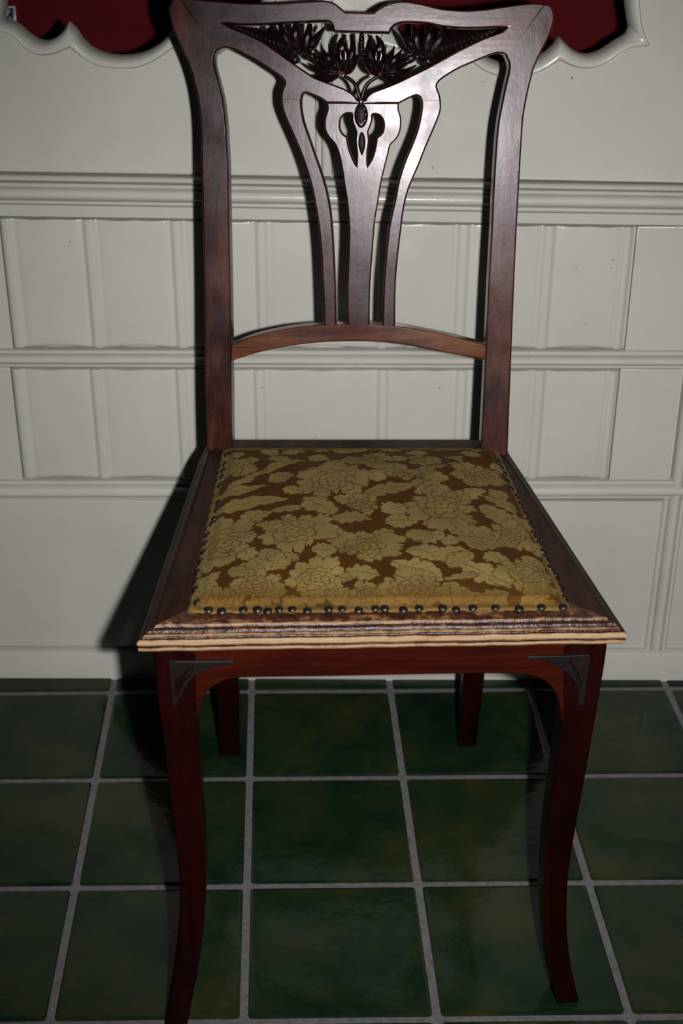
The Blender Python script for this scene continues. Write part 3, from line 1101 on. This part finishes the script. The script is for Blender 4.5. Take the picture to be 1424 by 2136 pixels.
def seat_side(name, idx, mat, sub=1):
    m = len(PROF)
    v, f, wear = [], [], []
    for s, (i, j) in enumerate(idx):
        o = len(v)
        for k in range(sub + 1):
            t = k / sub
            for r, (off, z, w) in enumerate(PROF):
                p = RINGS[r][i].lerp(RINGS[r][j], t)
                v.append(p)
                wear.append(w)
        for k in range(sub):
            for r in range(m):
                a, b = o + k * m + r, o + k * m + (r + 1) % m
                f.append((a, b, b + m, a + m))
        f.append(tuple(o + r for r in range(m)))
        f.append(tuple(o + sub * m + r for r in range(m - 1, -1, -1)))
    ob = finish(name, v, f, mat, chair, True, 24)
    fix_normals(ob.data)
    at = ob.data.attributes.new('wear', 'FLOAT', 'POINT')
    at.data.foreach_set('value', wear)
    return ob


fr = seat_side('front_seat_rail', [(0, 1)], M_front, 40)
fr['label'] = 'front rail with polish worn to bare pale wood'
# hand-worn unevenness along the front edge
rnd = random.Random(3)
for vtx in fr.data.vertices:
    x = vtx.co.x
    vtx.co.z += 0.00022 * math.sin(x * 47) + 0.00018 * math.sin(x * 173 + 1) + rnd.uniform(-.00015, .00015)
    vtx.co.y += 0.0003 * math.sin(x * 110 + 2)
seat_side('side_seat_rail', [(1, 2), (2, 3)], M_seat_y)
seat_side('side_seat_rail', [(4, 5), (5, 0)], M_seat_y)
seat_side('rear_seat_rail', [(3, 4)], M_seat_y)

# ---- upholstery: floral velvet as a dense grid with its pattern worked out per vertex
CZ = Z_TOP + 0.0005
CQ = [on_z(391, 1280, CZ), on_z(1190, 1273, CZ), on_z(1037, 937, CZ), on_z(465, 937, CZ)]
NU, NV = 640, 460
uu, vv = np.meshgrid(np.linspace(0, 1, NU), np.linspace(0, 1, NV))
q = [np.array((p.x, p.y)) for p in CQ]
PX = (q[0][0] * (1 - uu) + q[1][0] * uu) * (1 - vv) + (q[3][0] * (1 - uu) + q[2][0] * uu) * vv
PY = (q[0][1] * (1 - uu) + q[1][1] * uu) * (1 - vv) + (q[3][1] * (1 - uu) + q[2][1] * uu) * vv
wx = np.linalg.norm(q[1] - q[0]) * (1 - vv) + np.linalg.norm(q[2] - q[3]) * vv
dl = np.linalg.norm(q[3] - q[0])
eL, eR, eF, eB = uu * wx, (1 - uu) * wx, vv * dl, (1 - vv) * dl


def smin(a, b, k=0.010):
    h = np.clip(0.5 + 0.5 * (b - a) / k, 0, 1)
    return b * (1 - h) + a * h - k * h * (1 - h)


ed = smin(smin(eL, eR), smin(eF, eB))
ed = np.minimum(ed, np.minimum(np.minimum(eL, eR), np.minimum(eF, eB)))


def sstep(a, b, x):
    t = np.clip((x - a) / (b - a), 0, 1)
    return t * t * (3 - 2 * t)


HZ = 0.0020 * sstep(0.0, 0.0020, ed) + 0.0042 * sstep(0.0065, 0.0170, ed) + 0.0085 * sstep(0.010, 0.10, ed)
HZ += 0.0005 * np.sin(PX * 90 + 1) * np.sin(PY * 80) * sstep(0.01, 0.04, ed)
# ragged edge of the cloth
rag = 0.0008 * np.sin(PX * 260 + 3 * np.sin(PY * 90)) + 0.0006 * np.sin(PX * 610 + PY * 420)
edgeband = 1 - sstep(0.0, 0.006, ed)
PYr = PY + rag * edgeband
PXr = PX + 0.0007 * np.sin(PY * 330) * edgeband

gold = np.zeros_like(uu)      # 1 = gold pile
line = np.zeros_like(uu)      # 1 = dark drawing line
tone = np.zeros_like(uu)
WXN = PX + 0.0014 * np.sin(PY * 210 + 1.0 + 1.5 * np.sin(PX * 120)) + 0.0006 * np.sin(PY * 710 + PX * 300)
WYN = PY + 0.0014 * np.sin(PX * 190 + 2.0 + 1.5 * np.sin(PY * 130)) + 0.0006 * np.sin(PX * 690 + 0.7)


def paint(inside, border, lines, tn):
    global gold, line, tone
    gold = np.where(inside, 1.0, gold)
    line = np.where(border, np.maximum(line * ~inside, 0.9), np.where(inside, lines, line))
    tone = np.where(inside, tn, tone)


def fxy(x, y):
    p = on_z(x, y, Z_TOP + 0.014)
    return p.x, p.y


rg = random.Random(11)


def draw_flower(x, y, r_px, pet=7, squash=1.0, rot=None):
    cx, cy = fxy(x, y)
    R = r_px * 1.08 / 2330.0
    dx, dy = WXN - cx, (WYN - cy) / (squash * 1.22)
    r = np.hypot(dx, dy)
    sel = r < R * 1.5
    if not sel.any():
        return
    rot = rg.uniform(0, 6.28) if rot is None else rot
    th = np.arctan2(dy, dx) + rot
    ph_ = rg.uniform(0, 6.28)
    thw = th + 0.22 * np.sin(th * 2 + ph_) + 0.10 * np.sin(th * 3 - ph_)          # petals of unequal width
    lob = np.abs(np.cos(thw * pet / 2)) ** 0.5
    ser = np.abs(np.cos(thw * pet * 1.5 + 0.6))
    uneq = 0.13 * np.sin(th * 2 + rot * 3) + 0.09 * np.sin(th * 3 + rot * 5) + 0.06 * np.sin(th * 5 + ph_)
    Ro = R * (0.60 + 0.33 * lob + 0.12 * ser + uneq)
    inside = (r < Ro) & sel
    bw = 0.0009
    border = (r > Ro - bw) & (r < Ro + 0.0004) & sel
    lines = np.zeros_like(r)
    # petal separations in the outer ring
    sepa = np.abs(np.cos(thw * pet / 2))
    lines = np.where((sepa < 0.10 * (0.014 / np.maximum(r, 0.006))) & (r > 0.60 * Ro) & (r < 0.95 * Ro), 0.8, lines)
    # nested rings of inner petals
    sx, sy = 0.16 * R * math.cos(ph_), 0.16 * R * math.sin(ph_)
    r = np.hypot(dx - sx, dy - sy)
    th = np.arctan2(dy - sy, dx - sx) + rot + 0.2 * np.sin(np.arctan2(dy - sy, dx - sx) * 2 + ph_)
    for kk, (fr_, pt, ph) in enumerate(((0.60, pet - 1, 0.5), (0.40, max(4, pet - 2), 1.3), (0.20, 4, 2.1))):
        tt = th * pt / 2 + ph
        rk = R * fr_ * (0.80 + 0.26 * np.abs(np.cos(tt)) ** 0.6 + 0.06 * np.cos(th * 9 + ph))
        w = 0.0009
        lines = np.where(np.abs(r - rk) < w, 0.75, lines)
        sp_ = np.abs(np.cos(tt))
        lines = np.where((sp_ < 0.14) & (r < rk) & (r > rk * 0.55), 0.7, lines)
    lines = np.where(r < R * 0.05, 0.8, lines)
    paint(inside, border, lines, rg.uniform(-.07, .07))


def draw_leaf(x0, y0, x1, y1, w_px, bend=0.0, lobes=4, split=True):
    ax, ay = fxy(x0, y0)
    bx, by = fxy(x1, y1)
    lx, ly = bx - ax, by - ay
    Ln = math.hypot(lx, ly)
    ux, uy = lx / Ln, ly / Ln
    s = ((WXN - ax) * ux + (WYN - ay) * uy) / Ln
    t = -(WXN - ax) * uy + (WYN - ay) * ux
    t = t - bend * Ln * np.sin(np.pi * np.clip(s, 0, 1))
    W = w_px * 1.38 / 2330.0
    sc = np.clip(s, 0, 1)
    prof = np.sin(np.pi * sc ** 0.85) ** 0.75
    lob = 0.72 + 0.34 * np.abs(np.sin(np.pi * (sc * lobes + np.where(t > 0, 0.15, 0.55)))) ** 0.7
    hw = W * prof * lob
    sel = (s > 0) & (s < 1)
    inside = sel & (np.abs(t) < hw)
    border = sel & (np.abs(np.abs(t) - hw) < 0.0007)
    lines = np.where((np.abs(t) < 0.00055) & (s < 0.9), 0.75, 0.0)
    if split:
        ph = (sc * lobes - np.abs(t) / Ln * lobes * 1.3 + np.where(t > 0, 0.15, 0.55)) % 1.0
        lines = np.where((np.abs(ph - 0.02) < 0.05) & (np.abs(t) > 0.25 * hw), 0.5, lines)
    paint(inside, border, lines, rg.uniform(-.1, .1))


LEAVES = [(560, 1000, 610, 990, 26, 0.1), (436, 1055, 600, 1040, 26, 0.10), (440, 1028, 560, 1008, 18, 0.12), (500, 1085, 565, 1062, 26, 0.1), (560, 1062, 640, 1055, 13, -0.1), (635, 1040, 700, 1075, 28, 0), (690, 1085, 775, 1085, 22, 0.1),
          (540, 985, 640, 955, 15, 0.1), (470, 1010, 560, 975, 12, 0.05), (765, 1000, 812, 985, 24, 0), (715, 950, 775, 965, 24, 0), (760, 1033, 872, 1012, 24, 0.05), (862, 1020, 908, 1004, 20, 0.1), (870, 1035, 930, 1000, 14, 0.1),
          (880, 985, 935, 1000, 22, -0.1), (870, 1000, 935, 968, 16, 0.15), (945, 1036, 1012, 1014, 22, 0), (795, 1070, 850, 1055, 26, 0), (800, 1090, 872, 1090, 26, 0.05), (860, 1125, 926, 1112, 26, -0.1), (850, 1110, 900, 1128, 20, 0),
          (1006, 1045, 1075, 1088, 26, 0), (1010, 1025, 1080, 1060, 18, 0.1), (940, 1112, 1062, 1112, 30, 0.06), (955, 1125, 1055, 1128, 24, -0.1), (560, 1185, 555, 1140, 26, 0), (565, 1180, 622, 1158, 22, 0.1), (470, 1182, 545, 1190, 24, 0.15),
          (520, 1160, 550, 1192, 20, 0.1), (650, 1150, 702, 1148, 24, 0), (716, 1186, 795, 1192, 20, 0), (412, 1222, 455, 1180, 26, 0.15), (848, 1148, 930, 1165, 26, 0.08), (905, 1162, 980, 1148, 26, 0), (920, 1128, 960, 1130, 18, 0), (935, 1178, 985, 1150, 18, 0),
          (815, 1172, 930, 1200, 26, 0.05), (960, 1172, 1068, 1212, 26, 0.03), (1010, 1150, 1060, 1168, 22, 0), (1020, 1200, 1075, 1205, 12, 0), (925, 1200, 1000, 1190, 9, 0), (930, 1205, 960, 1255, 32, 0), (1000, 1245, 1060, 1222, 28, 0),
          (970, 1240, 1010, 1225, 22, 0), (520, 1260, 570, 1240, 30, 0), (590, 1250, 640, 1240, 26, 0), (690, 1240, 725, 1215, 26, 0), (740, 1240, 790, 1215, 26, 0), (640, 1265, 700, 1258, 20, 0), (1090, 1240, 1150, 1225, 26, 0), (880, 945, 920, 965, 20, 0),
          (800, 945, 850, 955, 20, 0), (640, 945, 690, 952, 20, 0), (560, 945, 610, 958, 18, 0), (925, 945, 965, 960, 10, 0.3), (1020, 1010, 1058, 1030, 18, 0), (1075, 1060, 1110, 1090, 16, 0), (1090, 1150, 1140, 1170, 20, 0), (770, 1262, 840, 1250, 22, 0),
          (1130, 1240, 1180, 1255, 24, 0), (620, 1168, 590, 1150, 10, 0), (655, 1040, 690, 1030, 12, 0), (1045, 970, 1030, 950, 14, 0)]
for l in LEAVES:
    draw_leaf(*l)
for _ in range(900):                                   # small sprigs in the open ground
    iu, iv = rg.randrange(20, NU - 20), rg.randrange(20, NV - 10)
    if gold[max(0, iv - 14):iv + 15, max(0, iu - 14):iu + 15].max() > 0:
        continue
    an, ln = rg.uniform(0, 6.28), rg.uniform(0.010, 0.017)
    a_, b_2 = (PX[iv, iu] - ln * math.cos(an), PY[iv, iu] - ln * math.sin(an)), (PX[iv, iu] + ln * math.cos(an), PY[iv, iu] + ln * math.sin(an))
    fx_old, pair = fxy, [a_, b_2]
    fxy = lambda x, y: pair[int(x)]
    draw_leaf(0, 0, 1, 0, rg.uniform(13, 20), rg.uniform(-.15, .15), 3)
    fxy = fx_old
FLOWERS = [(485, 965, 52, 7, 1.0), (697, 1000, 82, 9, 1.1), (455, 1118, 84, 8, 1.05), (757, 1052, 40, 6, 1.0), (833, 988, 34, 6, 1.0), (782, 953, 44, 7, 1.0), (876, 956, 34, 6, 1.0), (993, 982, 62, 10, 0.9), (1072, 1106, 54, 7, 1.0),
           (768, 1138, 70, 8, 0.85), (543, 1212, 50, 7, 1.0), (660, 1195, 66, 8, 0.8), (462, 1240, 52, 7, 0.9), (852, 1222, 74, 9, 0.85), (1098, 1190, 62, 8, 0.9), (758, 1226, 36, 6, 1.0), (1010, 1258, 34, 6, 1), (622, 1110, 80, 9, 0.95), (922, 1062, 90, 9, 1.0)]
for fl_ in FLOWERS:
    draw_flower(*fl_)

brown = np.array((0.060, 0.0225, 0.0035))
goldc = np.array((0.212, 0.152, 0.054))
linec = np.array((0.080, 0.036, 0.008))
mott = 0.5 + 0.25 * np.sin(PX * 47 + 2 * np.sin(PY * 31)) + 0.25 * np.sin(PY * 53 + 2 * np.sin(PX * 37 + 1))
C = brown[None, None] * (1 - gold[..., None]) + goldc[None, None] * gold[..., None] * (1 + tone[..., None] + 0.12 * (mott[..., None] - .5))
lw = np.clip(line, 0, 1)[..., None]
C = C * (1 - lw) + linec[None, None] * lw
# pile rubbed off along the front roll and the folded rim
wearf = (1 - sstep(0.012, 0.048, eF + 0.010 * (mott - .5)))[..., None]
worn = np.array((0.150, 0.075, 0.014))[None, None] * (0.55 + 0.42 * gold[..., None] - 0.22 * lw)
C = C * (1 - 0.8 * wearf) + worn * 0.8 * wearf
rim = (1 - sstep(0.003, 0.008, ed))[..., None]
C = C * (1 - rim) + np.array((0.150, 0.092, 0.028))[None, None] * rim

PZ = CZ + HZ + 0.0004 * gold * sstep(0.01, 0.03, ed)
off = chair.location
# fabric sheet plus a closed underside
co = np.stack([PXr - off.x, PYr - off.y, PZ - off.z], -1).reshape(-1, 3)
idx = np.arange(NU * NV).reshape(NV, NU)
quads = np.stack([idx[:-1, :-1], idx[:-1, 1:], idx[1:, 1:], idx[1:, :-1]], -1).reshape(-1, 4)
me = bpy.data.meshes.new('upholstery')
me.vertices.add(len(co))
me.vertices.foreach_set('co', co.ravel().astype(np.float32))
me.loops.add(quads.size)
me.loops.foreach_set('vertex_index', quads.ravel().astype(np.int32))
me.polygons.add(len(quads))
me.polygons.foreach_set('loop_start', np.arange(0, quads.size, 4, dtype=np.int32))
me.polygons.foreach_set('use_smooth', np.ones(len(quads), dtype=bool))
me.update(calc_edges=True)
ca = me.attributes.new('pattern', 'FLOAT_COLOR', 'POINT')
rgba = np.concatenate([C.reshape(-1, 3), np.ones((NU * NV, 1))], 1).astype(np.float32)
ca.data.foreach_set('color', rgba.ravel())
me.materials.append(M_fabric)
cush = bpy.data.objects.new('upholstery', me)
col.objects.link(cush)
cush.parent = chair
cush['label'] = 'gold and brown floral velvet seat pad'

# ---- dome-headed nails along three sides
def nail_mesh():
    v, f = [], []
    seg, rings, r = 12, 4, 0.0043
    for i in range(rings):
        th = 0.5 * math.pi * i / rings
        for k in range(seg):
            a = 2 * math.pi * k / seg
            v.append((r * math.cos(th) * math.cos(a), r * math.cos(th) * math.sin(a), 0.0026 * math.sin(th)))
    v.append((0, 0, 0.0026))
    for i in range(rings - 1):
        for k in range(seg):
            f.append((i * seg + k, i * seg + (k + 1) % seg, (i + 1) * seg + (k + 1) % seg, (i + 1) * seg + k))
    for k in range(seg):
        f.append(((rings - 1) * seg + k, (rings - 1) * seg + (k + 1) % seg, rings * seg))
    m = bpy.data.meshes.new('upholstery_nail')
    m.from_pydata(v, [], f)
    m.update()
    m.polygons.foreach_set('use_smooth', [True] * len(m.polygons))
    m.materials.append(M_nail)
    return m


NM = nail_mesh()
NZ_ = Z_TOP + 0.0030
nails = [(x, 1272.5 + (3 if i % 3 == 1 else 0) - 0.008 * (x - 435)) for i, x in enumerate((435, 462, 507, 537, 558, 582, 609, 641, 685, 713, 748, 783, 802, 841, 874, 923, 951, 986, 1033, 1083, 1129, 1174))]
nails += [(280 + x / 2.738, 900 + y / 2.738) for x, y in ((357, 978), (350, 903), (352, 852), (362, 805), (380, 742), (398, 690), (408, 640), (420, 592), (443, 530), (455, 500), (470, 455), (478, 410), (489, 312), (500, 262), (507, 225), (515, 190), (525, 135))]
nails += [(780 + x / 2.637, 900 + y / 2.637) for x, y in ((1050, 915), (1030, 855), (1000, 790), (972, 752), (945, 693), (932, 662), (908, 615), (895, 588), (878, 560), (865, 520), (850, 490), (835, 455), (820, 430), (805, 400), (785, 360), (755, 315), (735, 275), (720, 235), (700, 200), (690, 165))]
for i, (x, y) in enumerate(nails):
    p = on_z(x, y, NZ_)
    o = bpy.data.objects.new('upholstery_nail', NM)
    col.objects.link(o)
    o.parent = cush
    o.location = p - off
    tilt = 0.0 if i < 22 else (-0.85 if i < 39 else 0.85)      # side nails face outwards
    o.rotation_euler = (random.uniform(-.1, .1) + (0.35 if i < 22 else 0.0), tilt + random.uniform(-.12, .12), 0)
    s = random.uniform(0.92, 1.06)
    o.scale = (s, s, s)

# ---- front legs, apron
f_left = on_z(370, 2146, 0.0)
f_right = on_z(1186, 2094, 0.0)
fe = OUT[0].lerp(OUT[1], 0.5)
top_l = OUT[0] + Vector((0, 0.016, 0))
top_r = OUT[1] + Vector((0, 0.016, 0))


def leg_plane(foot, top):
    up = Vector((0, top.y - foot.y, Z_BOT))
    across = (top_r - top_l)
    across.z = 0
    n = up.normalized().cross(across.normalized()) * -1
    if n.y > 0:
        n = -n
    return Plane(foot, across, n)


LPL = leg_plane(f_left, top_l)
LPR = leg_plane(f_right, top_r)
AP = Plane(top_l.lerp(top_r, 0.5), top_r - top_l, (-(top_r - top_l).y, -(top_r - top_l).x * -1 * -1, 0))
LEG_L = [(315.5, 1345, 1), (320, 1380), (327.5, 1455), (342.5, 1555), (352.5, 1655), (362.5, 1730), (372.5, 1820), (374.5, 1880), (370, 1955), (362.5, 2020), (352.5, 2080), (342, 2145, 1),
         (389, 2147, 1), (400, 2090), (412.5, 2025), (422.5, 1955), (427.5, 1890), (429, 1830), (427.5, 1770), (421.5, 1690), (416.5, 1605), (411.5, 1540), (409.5, 1500), (408, 1440), (406, 1345, 1)]
LEG_R = [(1267, 1338, 1), (1262, 1380), (1249.5, 1455), (1232, 1555), (1217, 1640), (1204.5, 1705), (1192, 1780), (1184.5, 1840), (1182, 1905), (1184.5, 1970), (1192, 2020), (1202, 2070), (1207.5, 2091, 1),
         (1162, 2097, 1), (1149.5, 2055), (1139.5, 2005), (1134.5, 1930), (1133.5, 1880), (1136, 1805), (1142, 1730), (1154.5, 1640), (1164.5, 1580), (1171.5, 1500), (1173, 1440), (1175, 1338, 1)]
APRON = [(404, 1345, 1), (1177, 1338, 1), (1176, 1500, 1), (1171.5, 1500, 1), (1167, 1468), (1155, 1440), (1136, 1421), (1106, 1409), (1070, 1405.5), (900, 1407), (700, 1411), (490, 1415), (462, 1423), (438, 1439), (420, 1466), (411, 1503, 1), (405, 1503, 1)]
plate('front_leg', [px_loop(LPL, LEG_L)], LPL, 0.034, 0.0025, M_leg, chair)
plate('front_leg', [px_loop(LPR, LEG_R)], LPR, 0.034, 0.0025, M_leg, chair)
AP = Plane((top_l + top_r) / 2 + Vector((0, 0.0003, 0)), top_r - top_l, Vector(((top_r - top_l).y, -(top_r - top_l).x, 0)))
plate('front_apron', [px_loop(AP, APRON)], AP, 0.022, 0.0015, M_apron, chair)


def box_between(name, a, b, th, z0, z1, mat):
    d = (b - a)
    d.z = 0
    d.normalize()
    nrm = Vector((-d.y, d.x, 0)) * th / 2
    pts = []
    for z in (z0, z1):
        for p in (a + nrm, a - nrm, b - nrm, b + nrm):
            pts.append((p.x, p.y, z))
    return finish(name, pts, [(3, 2, 1, 0), (4, 5, 6, 7), (0, 1, 5, 4), (1, 2, 6, 5), (2, 3, 7, 6), (3, 0, 4, 7)], mat, chair, False)


# rear legs: lofted square section from the seat down to the foot
def rear_leg(px_top, px_foot, depth=0.033):
    (xa, xb), (fa, fb, fy) = px_top, px_foot
    ta, tb = BP.px(xa, 940), BP.px(xb, 940)
    ta.z = tb.z = Z_BOT - 0.002
    qa, qb = on_z(fa, fy, 0.0), on_z(fb, fy, 0.0)
    v, f = [], []
    n = 8
    for k in range(n + 1):
        t = k / n
        bow = 0.010 * math.sin(math.pi * t)
        a = ta.lerp(qa, t) + Vector((0, -bow, 0))
        b = tb.lerp(qb, t) + Vector((0, -bow, 0))
        d = depth * (1 - 0.12 * t)
        c = 0.003
        ring = [a + Vector((c, 0, 0)), b + Vector((-c, 0, 0)), b + Vector((0, c, 0)), b + Vector((0, d - c, 0)), b + Vector((-c, d, 0)), a + Vector((c, d, 0)), a + Vector((0, d - c, 0)), a + Vector((0, c, 0))]
        v += ring
    for k in range(n):
        for j in range(8):
            f.append((k * 8 + j, k * 8 + (j + 1) % 8, (k + 1) * 8 + (j + 1) % 8, (k + 1) * 8 + j))
    f.append(tuple(range(8)))
    f.append(tuple(range(n * 8 + 7, n * 8 - 1, -1)))
    o = finish('rear_leg', v, f, M_leg, chair, True, 30)
    fix_normals(o.data)
    return ta, tb


rl = rear_leg((432, 484), (457, 501, 1577))
rr = rear_leg((1002, 1057), (953, 993, 1557))
za = Z_BOT - 0.055
pl = on_z(355, 1352, Z_BOT) + Vector((0, 0.02, 0))
pr = on_z(1225, 1347, Z_BOT) + Vector((0, 0.02, 0))
box_between('side_apron', pl + Vector((0.012, 0.012, 0)), (rl[0] + rl[1]) / 2, 0.018, za, Z_BOT - 0.0005, M_apron)
box_between('side_apron', pr + Vector((-0.012, 0.012, 0)), (rr[0] + rr[1]) / 2, 0.018, za, Z_BOT - 0.0005, M_apron)
box_between('rear_apron', (rl[0] + rl[1]) / 2 + Vector((0, 0.014, 0)), (rr[0] + rr[1]) / 2 + Vector((0, 0.014, 0)), 0.018, za, Z_BOT - 0.0005, M_apron)

# ---- carved corner spandrels on the front
SP_L = [(353, 1376, 1), (420, 1376), (487, 1375, 1), (487, 1383, 1), (455, 1387), (430, 1395), (405, 1409), (389, 1428), (378, 1449), (371, 1464, 1), (368, 1479, 1), (361, 1479, 1), (357, 1430)]
SP_LH = [(364, 1385), (372, 1383), (398, 1383), (402, 1389), (398, 1402), (385, 1420), (374, 1438), (367, 1452), (365, 1430)]
SP_R = [(1098, 1366, 1), (1165, 1365), (1230, 1363, 1), (1223, 1415), (1216, 1466, 1), (1204, 1467, 1), (1206, 1442, 1), (1196, 1417), (1175, 1396), (1151, 1381), (1124, 1374), (1098, 1374, 1)]
SP_RH = [(1182, 1372), (1200, 1371), (1219, 1371), (1219, 1385), (1214, 1420), (1211, 1438), (1203, 1416), (1190, 1397), (1180, 1388)]
for S, H, cen in ((SP_L, SP_LH, [(368, 1450), (374, 1424), (384, 1404), (398, 1388)]), (SP_R, SP_RH, [(1211, 1434), (1207, 1412), (1199, 1394), (1186, 1376)])):
    sp = plate('corner_spandrel', [px_loop(AP, S), px_loop(AP, H)], AP, 0.0030, 0.0009, M_spandrel, chair, back=False)
    plate('spandrel_recess_shade', [px_loop(AP, H)], AP, 0.0020, 0.0003, M_bud, sp, back=False)  # added dark plate; its colour stands in for shade in the carved recess
    BPs, BP = BP, AP
    parts = [petal(cen, [1.5, 5, 6.5, 3], 0.0018, 0.0024, 0.002, 0.4)]
    sg = 1 if cen[0][0] > 800 else -1
    for k in range(3):
        cx_, cy_ = cen[1 + (k > 1)][0], cen[1 + (k > 1)][1] - 8 * k
        parts.append(petal([(cx_, cy_), (cx_ + sg * 6, cy_ - 6), (cx_ + sg * 9, cy_ - 16)], [1, 3.2, 0.6], 0.0018, 0.0020, 0.002, 0.3))
        parts.append(petal([(cx_, cy_), (cx_ - sg * 7, cy_ - 3), (cx_ - sg * 12, cy_ - 9)], [1, 2.8, 0.6], 0.0018, 0.0018, 0.002, 0.3))
    join_parts('spandrel_leaf', parts, M_carve, sp)
    BP = BPs
